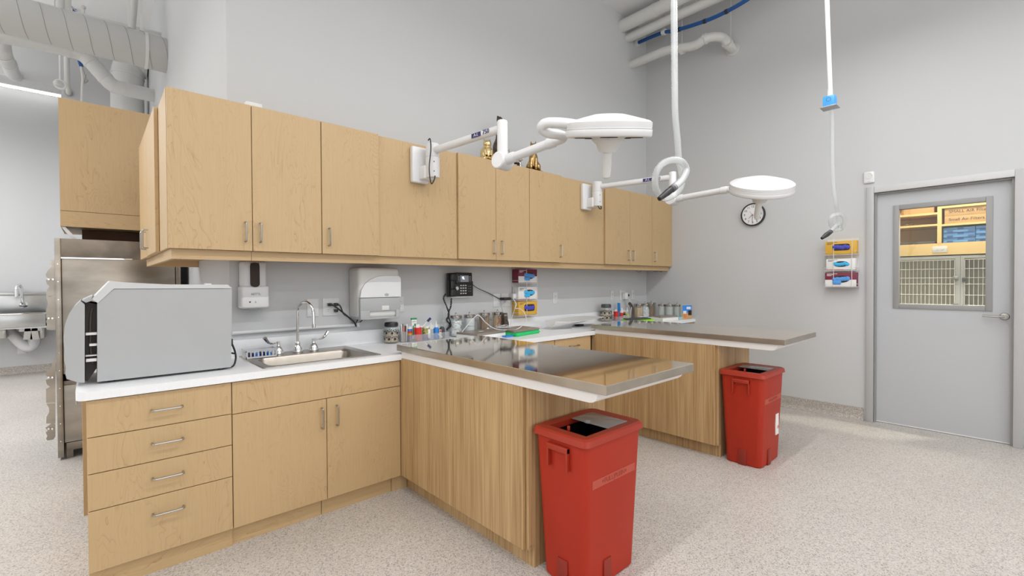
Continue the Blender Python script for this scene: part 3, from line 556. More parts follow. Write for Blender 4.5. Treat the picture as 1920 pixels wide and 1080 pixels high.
# soap dispenser
t = thing('soap_dispenser', 'white wall soap dispenser with a dark oval window, lettered AETTL', 'dispenser', (.79, yw, 1.38))
d0 = yw - .105
MB().box(.715, .865, d0 + .012, yw - .001, 1.36, 1.535, .022, seg=4).build('upper_shell', 'white', t); MB().box(.708, .874, d0, yw - .001, 1.226, 1.372, .014, seg=4).build('lower_shell', 'enamel', t)
wn = [(.79 + .026 * math.cos(a), 1.385 + .026 * math.sin(a) * .8) for a in [PI + PI * k / 8 for k in range(9)]] + [(.816, 1.50), (.812, 1.52), (.79, 1.524), (.768, 1.52), (.764, 1.50)]
MB().prism(wn, 'Y', d0 - .004, d0 + .02).build('level_window', 'brown', t)
text('AETTL', .020, 'charcoal', t, (.793, d0 - .0005, 1.318), (1, 0, 0), (0, 0, 1)); MB().lathe([(.005, 0), (.005, .001)], (.758, d0 - .0003, 1.268), (0, -1, 0), 12).build('sensor_dot', 'black', t)
MB().prism([(.785, 1.262), (.797, 1.262), (.791, 1.277)], 'Y', d0 - .001, d0 + .0).build('warning_mark', 'grey', t)
MB().box(.76, .82, d0 + .02, yw - .03, 1.219, 1.227).build('nozzle_plate', 'grey', t)
# towel dispenser
t = thing('paper_towel_dispenser', 'white and grey paper towel dispenser on the wall right of the faucet', 'dispenser', (1.62, yw, 1.1))
ax0, ax1, dz0, dz1 = 1.452, 1.79, 1.10, 1.505; dy = yw - .20
MB().box(ax0, ax1, dy + .015, yw - .001, 1.12, dz1, .03, seg=4).build('rear_shell', 'offwhite', t)
cv = [(ax0 + .005, 1.28), (ax1 - .004, 1.28), (ax1 - .004, 1.42), (ax1 - .02, 1.44), (ax0 + .19, 1.44)] + [(ax0 + .19 - .185 * math.sin(a), 1.29 + .15 * math.cos(a)) for a in (PI / 10, PI / 5, 3 * PI / 10, 4 * PI / 10)]
MB().prism(cv, 'Y', dy - .004, dy + .03).build('white_cover', 'enamel', t)
c = MB(); c.box(ax0 + .005, ax1 - .003, dy, dy + .18, 1.172, 1.278, .010); c.box(ax0 + .005, ax0 + .085, dy, dy + .18, 1.115, 1.19, .010); c.box(ax1 - .045, ax1 - .003, dy, dy + .18, 1.115, 1.19, .010); c.box(ax0 + .05, ax1 - .02, dy, dy + .18, 1.115, 1.128, .004); c.build('grey_cover', 'grey', t)
MB().box(ax0 + .10, ax1 - .046, dy + .07, dy + .17, 1.129, 1.171).build('towel_slot', mat('slot_recess_shade', (.20, .165, .14), .6), t)  # slot colour darkened to carry the shade of the recess
MB().box(ax1 - .165, ax1 - .105, dy - .006, dy + .01, 1.18, 1.215, .004).build('button', 'offwhite', t); MB().lathe([(.011, 0), (.011, .002)], (1.665, dy - .004, 1.297), (0, -1, 0), 14, 1.6).build('badge', 'grey', t)
# wall plates
def plate_(name, label, x, w, z0=1.146, z1=1.275, kind=None, wallx=None, n=1):
    t = thing(name, label, 'wall plate', (x, yw, z0)); pl = MB().box(x - w / 2, x + w / 2, yw - .006, yw - .0005, z0, z1, .002).build('plate', 'offwhite' if kind == 'grey' else 'white', t)
    for g_ in range(n):
        cx = x + (g_ - (n - 1) / 2) * .046
        if kind == 'blank': continue
        for q in ((1,), (-1,)):
            zc = (z0 + z1) / 2 + q[0] * .021
            MB().box(cx - .014, cx + .014, yw - .0085, yw - .006, zc - .014, zc + .014, .002).build('socket', 'enamel', t)
            MB().box(cx - .007, cx - .0045, yw - .0092, yw - .0085, zc - .002, zc + .007).box(cx + .0045, cx + .007, yw - .0092, yw - .0085, zc - .002, zc + .007).lathe([(.0022, 0), (.0022, .0007)], (cx, yw - .0085, zc - .008), (0, -1, 0), 8).build('slots', 'charcoal', t)
    return t
plate_('blank_plate', 'blank white wall plate directly behind the faucet spout', 1.187, .082, kind='blank')
plate_('outlet', 'double outlet with black plugs between faucet and towel dispenser', 1.318, .122, n=2)
plate_('outlet', 'white outlet just right of the paper towel dispenser', 1.885, .074)
plate_('data_plate', 'white data plate where the phone cord ends', 2.934, .086, kind='blank')
plate_('outlet', 'double outlet left of the wall-hung glove rack', 3.057, .125, n=2)
plate_('outlet', 'single outlet on the bare wall above the white scale', 3.782, .078)
plate_('outlet', 'outlet above the bright red cup at the far end', 4.843, .07)
plate_('outlet', 'double outlet with white charger near the corner', 5.065, .125, n=2)
plate_('outlet', 'last outlet before the room corner', 5.303, .074)
def cord(label, pts, r=.004, m='black', k=8, name='cable'):
    o = MB().tube(curve_pts(pts, k), r, 8).build(name, m); return tag(o, label, 'cord')
def Wp(px, py, y=3.43): return at(px, py, 'Y', y)
# plugs and cords at outlet behind towel dispenser
o = MB().box(1.290, 1.316, yw - .045, yw - .0095, 1.218, 1.240, .004).tube(curve_pts([Wp(618, 569, 3.40), Wp(630, 576, 3.395), Wp(648, 590, 3.395), Wp(656, 597, 3.40), Wp(664, 604, 3.42), Wp(668, 612, 3.425)], 6), .006, 8).build('cable', 'black'); tag(o, 'black cord from the upper left socket towards the raceway end', 'cord')
o = MB().box(1.336, 1.360, yw - .045, yw - .0095, 1.218, 1.240, .004).tube(curve_pts([Wp(632, 569, 3.40), Wp(638, 574, 3.39), Wp(644, 588, 3.385), Wp(652, 594, 3.38)], 6), .005, 8).build('cable', 'black'); tag(o, 'second black cord from the upper right socket behind the faucet', 'cord')
o = MB().box(1.336, 1.358, yw - .04, yw - .0095, 1.172, 1.192, .003).build('plug', 'black'); tag(o, 'small black plug in the lower socket behind the faucet', 'plug')
cord('black cord loop rising from the raceway end cap', [(1.50, yw - .03, 1.085), (1.515, yw - .04, 1.12), (1.535, yw - .045, 1.14), (1.54, yw - .04, 1.10), (1.527, yw - .03, 1.085)], .004)

# phone on wall
t = thing('wall_phone', 'black desk phone with display mounted on the wall above the jars', 'telephone', (2.45, yw, 1.36))
py_ = yw - .06
MB().box(2.36, 2.60, yw - .05, yw - .001, 1.250, 1.262, .003).build('wall_bracket', 'enamel', t)
MB().box(2.345, 2.605, py_, yw - .006, 1.262, 1.40, .006).build('keypad_body', 'black', t)
sc_ = MB().box(2.400, 2.578, py_ - .022, yw - .03, 1.374, 1.476, .008).build('display_housing', 'black', t)
MB().box(2.443, 2.535, py_ - .024, py_ - .0215, 1.392, 1.450).build('screen', 'screen', sc_); MB().box(2.462, 2.482, py_ - .0250, py_ - .024, 1.424, 1.440).box(2.468, 2.49, py_ - .0250, py_ - .024, 1.416, 1.422).build('screen_text', 'screenlit', sc_)
for s_ in (-1, 1):
    for k in range(4): MB().box(2.489 + s_ * .062 - .006, 2.489 + s_ * .062 + .006, py_ - .0245, py_ - .0215, 1.398 + k * .013, 1.403 + k * .013).build('line_key', 'grey', sc_)
for i in range(3):
    for j in range(4): x = 2.458 + i * .026; z = 1.355 - j * .024; MB().box(x, x + .016, py_ - .003, py_ + .001, z, z + .011, .001).build('key', 'offwhite', t)
for i in range(2):
    for j in range(3): x = 2.551 + i * .02; z = 1.350 - j * .022; MB().box(x, x + .006, py_ - .002, py_ + .001, z, z + .005).build('function_key', 'grey', t)
MB().lathe([(.017, 0), (.017, .003), (.006, .004)], (2.423, py_, 1.335), (0, -1, 0), 16).build('navigation_key', 'offwhite', t)
h = MB(); h.prism([(2.325, 1.262), (2.40, 1.262), (2.40, 1.46), (2.39, 1.47), (2.325, 1.47)], 'Y', py_ - .012, py_ + .02); h.box(2.328, 2.398, py_ - .045, py_ - .01, 1.40, 1.472, .014, seg=3); h.box(2.332, 2.398, py_ - .040, py_ - .01, 1.262, 1.335, .014, seg=3); h.box(2.336, 2.384, py_ - .032, py_ - .016, 1.30, 1.43, .007); h.build('handset', 'black', t)
cord('black phone line running right from the wall phone to the data plate', [Wp(878, 527, 3.38), Wp(895, 540, 3.40), Wp(915, 549, 3.43), Wp(936, 560, 3.438)], .0035, name='phone_cord')
hp = [Wp(835, 552, 3.37), Wp(832, 560, 3.36), Wp(838, 575, 3.37), Wp(842, 590, 3.35), Wp(838, 600, 3.34), Wp(845, 610, 3.35), Wp(838, 618, 3.34), Wp(844, 606, 3.33), Wp(840, 590, 3.33), Wp(845, 574, 3.35), Wp(846, 560, 3.38)]
b_ = curve_pts(hp, 16); coil = []
for i, p in enumerate(b_): coil.append(p + Vector((math.cos(i * 1.9) * .006, 0, math.sin(i * 1.9) * .006)))
o = MB().tube(coil, .0055, 6).build('handset_cord', 'black'); tag(o, 'coiled black handset cord hanging in a bundle beside the jars', 'cord')

# ---------------------------------------------------------------- glove racks
def glovebox(mat_, cx, z0, w, h, d, glove, t0, axis, wallpos, label, slot='oval', extra=None, dx=0):
    """box on a wall; axis 'Y' = back wall (faces -Y), 'X' = right wall (faces -X)"""
    def B(u0, u1, v0, v1, z0_, z1_, bev=0):
        m_ = MB()
        if axis == 'Y': m_.box(cx + u0, cx + u1, wallpos - v1, wallpos - v0, z0_, z1_, bev)
        else: m_.box(wallpos - v1, wallpos - v0, cx - u1, cx - u0, z0_, z1_, bev)
        return m_
    loc = (cx, wallpos - d / 2, z0) if axis == 'Y' else (wallpos - d / 2, cx, z0)
    t = thing('glove_box', label, 'glove box', loc, t0)
    B(-w / 2, w / 2, .012, d, z0, z0 + h, .001).build('carton', mat_, t)
    sh = w * .27; sv = h * .26; zc = z0 + h * .52
    poly = [(math.cos(a) * sh, math.sin(a) * sv) for a in [2 * PI * k / 20 for k in range(20)]]
    if slot == 'round': poly = [(max(-1, min(1, math.cos(a) * 1.35)) * sh, max(-1, min(1, math.sin(a) * 1.2)) * sv) for a in [2 * PI * k / 20 for k in range(20)]]
    m_ = MB()
    if axis == 'Y': m_.prism([(cx + w * .08 + a, zc + b) for a, b in poly], 'Y', wallpos - d - .0015, wallpos - d - .0001)
    else: m_.prism([(cx - w * .02 + a, zc + b) for a, b in poly], 'X', wallpos - d - .0015, wallpos - d - .0001)
    m_.build('opening', 'dark', t)
    g_ = MB(); rr_ = random.Random(int(z0 * 1000))
    for k in range(6):
        uu = (-.75 + k * .3) * sh; c_ = (cx + w * .08 + uu, wallpos - d - .002, zc + rr_.uniform(-.2, .2) * sv) if axis == 'Y' else (wallpos - d - .002, cx - w * .02 - uu, zc + rr_.uniform(-.2, .2) * sv)
        rad = (sh * .32, .008, sv * .62) if axis == 'Y' else (.008, sh * .32, sv * .62); g_.ell(c_, rad, 10, 6)
    if extra == 'hang':
        for k in range(4):
            uu = (-.8 + k * .22) * sh; g_.ell((wallpos - d - .006, cx - w * .02 - uu, zc - sv * .9) if axis == 'X' else (cx + w * .08 + uu, wallpos - d - .006, zc - sv * .8), (.008, sh * .2, sv * .6) if axis == 'X' else (sh * .22, .008, sv * .6), 10, 6)
    g_.build('gloves', glove, t)
    ln = MB()
    for k in range(3):
        u0 = -w * .44; zz = z0 + h * (.90 - k * .07); q = (.34, .22, .15)[k]
        if axis == 'Y': ln.box(cx + u0, cx + u0 + w * q, wallpos - d - .0006, wallpos - d, zz, zz + h * .03)
        else: ln.box(wallpos - d - .0006, wallpos - d, cx - u0 - w * q, cx - u0, zz, zz + h * .03)
    ln.build('print', 'card' if mat_ == 'maroon' else 'charcoal', t)
    if mat_ == 'maroon': B(-w / 2 + .001, w / 2 - .001, d - .001, d + .0005, z0 + .001, z0 + h * .48).build('white_panel', 'card', t); 
    if mat_ == 'card': B(-w / 2 + .001, w * .1, d - .001, d + .0005, z0 + .001, z0 + h * .05).build('red_strip', 'salmon', t)
    return t
def wires(lab, axis, cx, wallpos, w, d, z0, z1, shelves):
    t = thing('glove_rack', lab, 'rack', (cx, wallpos - .05, z0) if axis == 'Y' else (wallpos - .05, cx, z0)); 
    def C(a, b, r=.0028): 
        f_ = lambda q: (cx + q[0], wallpos - q[1], q[2]) if axis == 'Y' else (wallpos - q[1], cx - q[0], q[2])
        return MB().cyl(f_(a), f_(b), r, 8)
    for u in ((-.22, .36) if axis == 'X' else (-.08, .5)):
        C((u * w, d + .005, z0), (u * w, d + .005, z1)).build('upright_wire', 'white', t)
    for z in shelves:
        m_ = MB(); f_ = lambda q: (cx + q[0], wallpos - q[1], q[2]) if axis == 'Y' else (wallpos - q[1], cx - q[0], q[2])
        m_.tube([f_((-w / 2 - .004, .004, z)), f_((-w / 2 - .004, d + .007, z)), f_((w / 2 + .004, d + .007, z)), f_((w / 2 + .004, .004, z))], .0028, 8)
        m_.tube([f_((-w / 2 - .004, .006, z + .03)), f_((-w / 2 - .004, d + .007, z + .03)), f_((-w / 2 + .02, d + .007, z + .03))], .0022, 8); m_.tube([f_((w / 2 + .004, .006, z + .03)), f_((w / 2 + .004, d + .007, z + .03)), f_((w / 2 - .02, d + .007, z + .03))], .0022, 8)
        m_.build('shelf_wire', 'white', t)
    m_ = MB()
    a = (cx - w / 2, cx + w / 2, wallpos - .004, wallpos - .0008, z0, z1) if axis == 'Y' else (wallpos - .004, wallpos - .0008, cx - w / 2, cx + w / 2, z0, z1); m_.box(*a).build('back_plate', 'offwhite', t)
    return t
gd = .10; gx = (xat(972, YW - gd, 1.3) + xat(1007, YW - gd, 1.3)) / 2; gw = xat(1007, YW - gd, 1.3) - xat(972, YW - gd, 1.3)
zz = lambda py: at(990, py, 'Y', YW - gd).z
glovebox('maroon', gx, zz(530), gw, zz(505) - zz(530), gd, 'glove', 'glove boxes in the back wall rack', 'Y', YW, 'maroon glove box at the top of the back wall rack', extra='hang')
glovebox('card', gx, zz(561), gw, zz(538) - zz(561), gd, 'glovec', 'glove boxes in the back wall rack', 'Y', YW, 'white glove box in the middle of the back wall rack', extra='hang')
glovebox('yellow', gx, zz(590), gw, zz(565) - zz(590), gd, 'glovep', 'glove boxes in the back wall rack', 'Y', YW, 'yellow glove box at the bottom of the back wall rack', 'round')
wires('white wire rack of glove boxes on the back wall above the green case', 'Y', gx, YW, gw, gd, zz(591), 1.5245, [zz(531.5), zz(562.5), zz(591.5)])
hd = .09; yc = (at(1547, 500, 'X', XD - hd).y + at(1606, 500, 'X', XD - hd).y) / 2; hw = at(1547, 500, 'X', XD - hd).y - at(1606, 500, 'X', XD - hd).y
zx = lambda py: at(1577, py, 'X', XD - hd).z
glovebox('yellow', yc, zx(476), hw, zx(452) - zx(476), hd, 'glovep', 'glove boxes in the door wall rack', 'X', XD, 'yellow glove box at the top of the rack by the door', 'round')
glovebox('card', yc, zx(506), hw * .92, zx(485) - zx(506), hd, 'glovec', 'glove boxes in the door wall rack', 'X', XD, 'white glove box in the middle of the rack by the door')
glovebox('maroon', yc, zx(537), hw, zx(511) - zx(537), hd, 'glove', 'glove boxes in the door wall rack', 'X', XD, 'maroon glove box at the bottom of the rack by the door', extra='hang')
wires('white wire rack of glove boxes on the wall left of the door', 'X', yc, XD, hw, hd, zx(538), zx(447), [zx(477.5), zx(507.5), zx(538)])
# ---------------------------------------------------------------- clock and sensor on the door wall
cy0, cz0 = 2.062, 2.148
t = thing('wall_clock', 'round white wall clock with black rim partly behind the rear lamp handle', 'clock', (XD - .02, cy0, cz0))
MB().lathe([(.118, 0), (.130, .002), (.132, .02), (.128, .034), (.118, .036), (.116, .026), (.116, .02)], (XD - .0005, cy0, cz0), (-1, 0, 0), 48).build('rim', 'black', t)
MB().cyl((XD - .001, cy0, cz0), (XD - .027, cy0, cz0), .117, 40).build('dial', 'face', t)
for k in range(1, 13):
    a = PI / 2 - k * PI / 6; text(str(k), .034, 'black', t, (XD - .0278, cy0 - .09 * math.cos(a), cz0 + .09 * math.sin(a)), (0, -1, 0), (0, 0, 1), 'numeral')
def hand(nm, ang, l, w_, m, off, tail=.0):
    a = math.radians(ang); d = Vector((0, -math.sin(a), math.cos(a))); n_ = Vector((0, -math.cos(a), -math.sin(a))); b = MB(); c = Vector((XD - .029 - off, cy0, cz0))
    v = [b.bm.verts.new(c - d * tail + n_ * w_), b.bm.verts.new(c + d * l + n_ * w_ * .5), b.bm.verts.new(c + d * l - n_ * w_ * .5), b.bm.verts.new(c - d * tail - n_ * w_)]
    v2 = [b.bm.verts.new(q.co + Vector((-.001, 0, 0))) for q in v]; b.skin([v, v2]); b.build(nm, m, t)
hand('hour_hand', 227, .062, .003, 'black', 0); hand('minute_hand', 182, .088, .0025, 'black', .001); hand('second_hand', 317, .055, .001, 'charcoal', .002); hand('second_hand_tail', 137, .030, .0015, 'redp', .002)
MB().lathe([(.005, 0), (.005, .004)], (XD - .029, cy0, cz0), (-1, 0, 0), 12).build('hub', 'redp', t)
sy, sz = .995, 2.39
t = thing('wall_sensor', 'small white square sensor with a round ring, above the door frame corner', 'sensor', (XD, sy, sz))
MB().box(XD - .022, XD - .0005, sy - .044, sy + .044, sz - .055, sz + .058, .012, seg=3).build('case', 'enamel', t); MB().lathe([(.030, 0), (.030, .003), (.026, .004), (.024, .002)], (XD - .0215, sy, sz + .015), (-1, 0, 0), 28).build('ring', 'offwhite', t)
MB().box(XD - .0225, XD - .0215, sy - .01, sy + .01, sz - .042, sz - .038).build('logo_mark', 'grey', t)

# ================================================================ EXAM LAMPS
def lamp(label, bx, pz, colp, endp, ctr, f_head, ntilt, yoke, hand_to, R0, cordside, logo='A-L'):
    """bx: bracket X on the cabinet face; colp: knee column position; endp: lower arm end; ctr: head centre"""
    y0 = YU + .018
    t = thing('exam_lamp', label, 'lamp', (bx, y0, pz), 'wall-bracket exam lamps')
    MB().box(bx - .085, bx + .055, y0 - .045, y0, pz - .16, pz + .11, .012, seg=3).build('wall_plate', 'enamel', t)
    pv = Vector((bx + .035, y0 - .13, pz))
    b = MB(); b.box(bx - .03, bx + .06, y0 - .12, y0 - .04, pz - .14, pz - .04, .010, seg=3); b.lathe([(.050, 0), (.052, .004), (.052, .15)], (pv.x, pv.y, pz - .13)); b.build('pivot_base', 'enamel', t)
    MB().lathe([(.050, 0), (.050, .095), (.046, .10)], (pv.x, pv.y, pz + .022 - .0), (0, 0, 1)).build('pivot_column', 'white', t)
    MB().lathe([(.0525, 0), (.0525, .002)], (pv.x, pv.y, pz + .0195)).build('joint_seam', 'grey', t)
    for z in (-.02, -.09): MB().lathe([(.005, 0), (.004, .002)], (pv.x - .02, pv.y - .050, pz + z), (0, -1, 0), 8).build('screw', 'charcoal', t)
    col = Vector(colp); zarm = pz + .07
    a0 = Vector((pv.x, pv.y, zarm)); a1 = Vector((col.x, col.y, zarm)); ar = MB().cyl(a0, a1, .027, 18).build('upper_arm', 'enamel', t)
    MB().lathe([(.033, 0), (.034, .004), (.034, .225), (.030, .232)], (col.x, col.y, zarm - .185)).build('knee_column', 'enamel', t)
    # knee
    e = Vector(endp); kz = zarm - .21; kc = Vector((col.x, col.y, kz)); d = (e - kc).normalized(); sd = d.cross(Vector((0, 0, 1))).normalized()
    k = MB(); k.lathe([(.050, -.055), (.054, -.05), (.054, .045), (.048, .052)], kc, -sd if sd.dot(FW) > 0 else sd, 24); k.build('knee_joint', 'enamel', t)
    MB().lathe([(.036, .02), (.033, .10), (.030, .11)], kc, d, 18).build('arm_collar', 'white', t)
    MB().cyl(kc + d * .05, e, .027, 18).build('lower_arm', 'enamel', t); MB().lathe([(.0275, 0), (.032, .004), (.032, .05), (.029, .056)], e - d * .075, d, 18).build('end_collar', 'white', t)
    # markings on the upper arm (camera side)
    dd = (a1 - a0).normalized(); side = dd.cross(Vector((0, 0, 1))).normalized(); side = side if side.dot(FW) < 0 else -side
    right = dd if dd.dot(RT) > 0 else -dd; mp_ = a0.lerp(a1, .70) + side * .0275
    q = MB(); 
    c0 = mp_; u = right; 
    qs = [c0 - u * .045 - Vector((0, 0, .015)), c0 + u * .045 - Vector((0, 0, .015)), c0 + u * .045 + Vector((0, 0, .015)), c0 - u * .045 + Vector((0, 0, .015))]
    q.skin([[q.bm.verts.new(v + side * .000) for v in qs], [q.bm.verts.new(v + side * .0012) for v in qs]]); pt = q.build('logo_patch', 'navy', t)
    text(logo, .03, 'enamel', pt, c0 + side * .0020, right, (0, 0, 1)); text('750', .042, 'navy', t, c0 + u * .095 + side * .0016, right, (0, 0, 1), ext=.0012)
    # yoke
    MB().tube(curve_pts(yoke, 6), .027, 14).build('yoke', 'enamel', t)
    MB().lathe([(.0285, 0), (.0285, .003)], Vector(yoke[-2]), (Vector(yoke[-1]) - Vector(yoke[-2])), 18).build('yoke_seam', 'grey', t)
    # head
    C_ = Vector(ctr); n = ntilt.normalized()
    MB().lathe([(R0 * .97, -.030), (R0, -.024), (R0, .006), (R0 * .985, .012), (R0 * .99, .016), (R0 * .99, .042), (R0 * .93, .052), (R0 * .6, .072), (R0 * .35, .086), (R0 * .0, .088)], C_, n, 56).build('lamp_head', 'enamel', t, ang=50)
    MB().lathe([(R0 * 1.002, .0065), (R0 * 1.002, .009)], C_, n, 56).build('head_seam', 'grey', t)
    MB().lathe([(R0 * .9, -.0308), (R0 * .92, -.026)], C_, n, 48).build('lens', 'offwhite', t)
    for k_ in range(5):
        a = 2 * PI * k_ / 5 + .5; uu = n.orthogonal().normalized(); vv = n.cross(uu); cc = C_ + (uu * math.cos(a) + vv * math.sin(a)) * R0 * .62
        MB().lathe([(R0 * .2, -.034), (R0 * .2, -.030)], cc, n, 16).build('led_window', 'brown', t)
    MB().lathe([(.0, -.105), (.045, -.104), (.062, -.065), (.085, -.045), (.085, -.030)], C_, n, 28).build('control_hub', 'offwhite', t)
    MB().lathe([(.024, -.10), (.024, -.20), (.020, -.235), (.010, -.245), (.0, -.246)], C_, n, 20).build('focus_handle', 'grey' if 0 else 'offwhite', t)
    cf = C_ - n * .055 - FW * .082; MB().box(cf.x - .02, cf.x + .02, cf.y - .003, cf.y + .003, cf.z - .010, cf.z + .010, .003).build('control_panel', 'white', t); MB().box(cf.x - .008, cf.x - .004, cf.y - .006, cf.y - .003, cf.z - .004, cf.z + .004).box(cf.x + .006, cf.x + .010, cf.y - .006, cf.y - .003, cf.z - .004, cf.z + .004).build('button', 'navy', t)
    return t, pv
f0 = 2.95
c1 = PF(942, 243, f0); e1 = PF(1046, 263, 2.66)
yk = [PF(1040, 264.5, 2.67), PF(1052, 261, 2.64), PF(1056, 256, 2.60), PF(1046, 252, 2.56), PF(1030, 250, 2.54), PF(1018, 244, 2.52), PF(1016, 237, 2.50), PF(1024, 231, 2.48), PF(1042, 230, 2.46), PF(1066, 232, 2.45), PF(1090, 236, 2.45)]
la, pv = lamp('white exam lamp on a jointed wall arm over the front exam table', 1.865, 2.30, (c1.x, c1.y, 0), e1, PF(1141, 247, 2.45), 2.45, _Z - FW * .285, yk, None, .224, 0)
c2 = PF(1261, 334, 4.36); e2 = PF(1368, 355, 3.95)
yk2 = [PF(1364, 355.5, 3.97), PF(1382, 353, 3.93), PF(1400, 350, 3.9), PF(1440, 343, 3.92), PF(1464, 341, 3.9), PF(1470, 346, 3.75)]
lb, pv2 = lamp('white exam lamp on a jointed wall arm, its handle in front of the clock', 3.865, 2.30, (c2.x, c2.y, 0), e2, PF(1427, 354, 3.56), 3.56, _Z - FW * .44 - RT * .08, yk2, None, .227, 0)
p = pv + Vector((-.06, -.055, 0))
cord('thin black cord looping over the front lamp bracket', [p + Vector((.0, .02, .13)), p + Vector((.005, .0, .135)), p + Vector((.01, -.0, .06)), p + Vector((-.005, -.0, -.08)), p + Vector((.01, -.0, -.185)), p + Vector((.035, 0, -.16)), p + Vector((.045, .0, -.125))], .0045)
p = pv2 + Vector((-.06, -.03, -.13))
cord('short black cord loop under the rear lamp bracket', [p + Vector((.03, .0, .0)), p + Vector((.05, -.01, -.03)), p + Vector((.075, -.01, -.025)), p + Vector((.08, 0, .0))], .005)

# ================================================================ HANGING HOSES
def corr(name_lab, pts, r, m, pitch, label, f_, tipm='black', k=10):
    t = thing('hanging_hose', label, 'hose', Vector(pts[0]), 'hanging suction hoses'); P_ = curve_pts(pts, k); 
    # resample evenly
    L = [0]; 
    for a, b in zip(P_, P_[1:]): L.append(L[-1] + (b - a).length)
    n = int(L[-1] / (pitch / 2)); out = []; j = 0
    for i in range(n + 1):
        s_ = L[-1] * i / n
        while j < len(L) - 2 and L[j + 1] < s_: j += 1
        out.append(P_[j].lerp(P_[j + 1], (s_ - L[j]) / max(1e-6, L[j + 1] - L[j])))
    MB().tube(out, r, 14, radii=[r * (1.0 if i % 2 else .80) for i in range(len(out))]).build('corrugated_tube', m, t, ang=180)
    return t, out
h1 = [(1258, -330, 2.84), (1262, -120, 2.83), (1264, 40, 2.82), (1265, 160, 2.80), (1266, 215, 2.80), (1270, 260, 2.82), (1273, 300, 2.84), (1279, 330, 2.84), (1276, 352, 2.83), (1262, 366, 2.80), (1243, 371, 2.76), (1231, 357, 2.72), (1228, 338, 2.70), (1232, 320, 2.69), (1244, 306, 2.70), (1262, 300, 2.72), (1279, 304, 2.75), (1287, 318, 2.77), (1281, 334, 2.72), (1271, 345, 2.66), (1262, 352, 2.62)]
t, out = corr('', [PF(*q) for q in h1], .0215, 'hose', .013, 'corrugated clear hose tied in a large loop in front of the rear lamp arm', 2.8)
a, b = PF(1264, 351, 2.63), PF(1236, 373, 2.58); d = (b - a).normalized()
MB().lathe([(.021, 0), (.021, .03), (.018, .034)], a - d * .005, d, 16).build('nozzle_collar', 'charcoal', t); MB().lathe([(.018, .03), (.0195, .06), (.013, (b - a).length), (.010, (b - a).length)], a, d, 16).build('nozzle', 'black', t)
# second drop
FZ = 3.35
t = thing('service_column', 'white ceiling drop pipe ending in a bright blue box', 'ceiling pipe', PF(1557, 190, FZ))
top_ = PF(1546, -110, FZ * 1.0); MB().cyl(PF(1557, 178, FZ), PF(1540, -270, FZ), .0150, 14).build('drop_pipe', 'enamel', t)
bc = PF(1556, 190, FZ); MB().cyl(bc + Vector((0, 0, .02)), bc + Vector((0, 0, .085)), .0175, 14).build('coupling', 'enamel', t)
MB().box(bc.x - .036, bc.x + .036, bc.y - .036, bc.y + .036, bc.z - .042, bc.z + .032, .003).build('blue_box', mat('bright_blue_box', (.06, .36, .85), .4), t)
MB().tube([(bc.x - .0362, bc.y + .014 * math.cos(k * PI / 12), bc.z + .005 + .014 * math.sin(k * PI / 12)) for k in range(25)], .0012, 5).build('round_mark', 'navy', t)
MB().box(bc.x - .052, bc.x + .052, bc.y - .052, bc.y + .052, bc.z - .050, bc.z - .043, .002).build('bottom_plate', 'lightgrey', t)
h2 = [(1560, 205, FZ), (1561, 240, FZ), (1561, 300, FZ), (1563, 350, FZ), (1567, 380, FZ), (1570, 400, FZ + .03), (1573, 418, FZ + .05), (1576, 430, FZ + .03), (1581, 424, FZ), (1583, 410, FZ - .03), (1578, 403, FZ - .05), (1570, 402, FZ - .06), (1560, 405, FZ - .06), (1557, 413, FZ - .05), (1559, 424, FZ - .02), (1568, 431, FZ), (1575, 427, FZ + .01), (1572, 420, FZ - .02), (1564, 426, FZ - .05), (1557, 434, FZ - .06)]
t, out = corr('', [PF(*q) for q in h2], .0135, 'hoset', .010, 'thin translucent hose knotted beside the glove rack left of the door', FZ)
a, b = PF(1558, 434, FZ - .06), PF(1541, 447, FZ - .09); d = (b - a).normalized()
MB().lathe([(.0155, 0), (.0155, .025)], a, d, 14).build('nozzle_collar', 'charcoal', t); MB().lathe([(.016, .025), (.017, .05), (.010, (b - a).length)], a, d, 14).build('nozzle', 'black', t)

# ================================================================ FIGURES ON TOP OF THE CABINETS
def remesh(o, v=.006):
    m_ = o.modifiers.new('r', 'REMESH'); m_.mode = 'VOXEL'; m_.voxel_size = v; m_.use_smooth_shade = True
    s_ = o.modifiers.new('s', 'SMOOTH'); s_.iterations = 4; s_.factor = .6
def figure(name, label, x, y, h, m, plinth, pm, parts, pw=.12, pd=.10, pt_=.018, rz=0):
    z = ZUT + .001; t = thing(name, label, 'figurine', (x, y, z), 'metal animal figures on the cabinets')
    MB().box(-pw / 2, pw / 2, -pd / 2, pd / 2, 0, pt_, .002).build('plinth', pm, t, local=True)
    b = MB()
    for p_ in parts:
        if p_[0] == 'e': b.ell([c * h for c in p_[1]], [c * h for c in p_[2]], 14, 10)
        elif p_[0] == 't': b.tube(curve_pts([[c * h for c in q] for q in p_[1]], 5), p_[2] * h, 8, radii=None)
        elif p_[0] == 'c': b.cyl([c * h for c in p_[1]], [c * h for c in p_[2]], p_[3] * h, 10, r1=p_[4] * h)
    for v in b.bm.verts: v.co.z += pt_ - .003
    o = b.build('figure', m, t, local=True); remesh(o, h * .022); o.rotation_euler.z = rz; return t
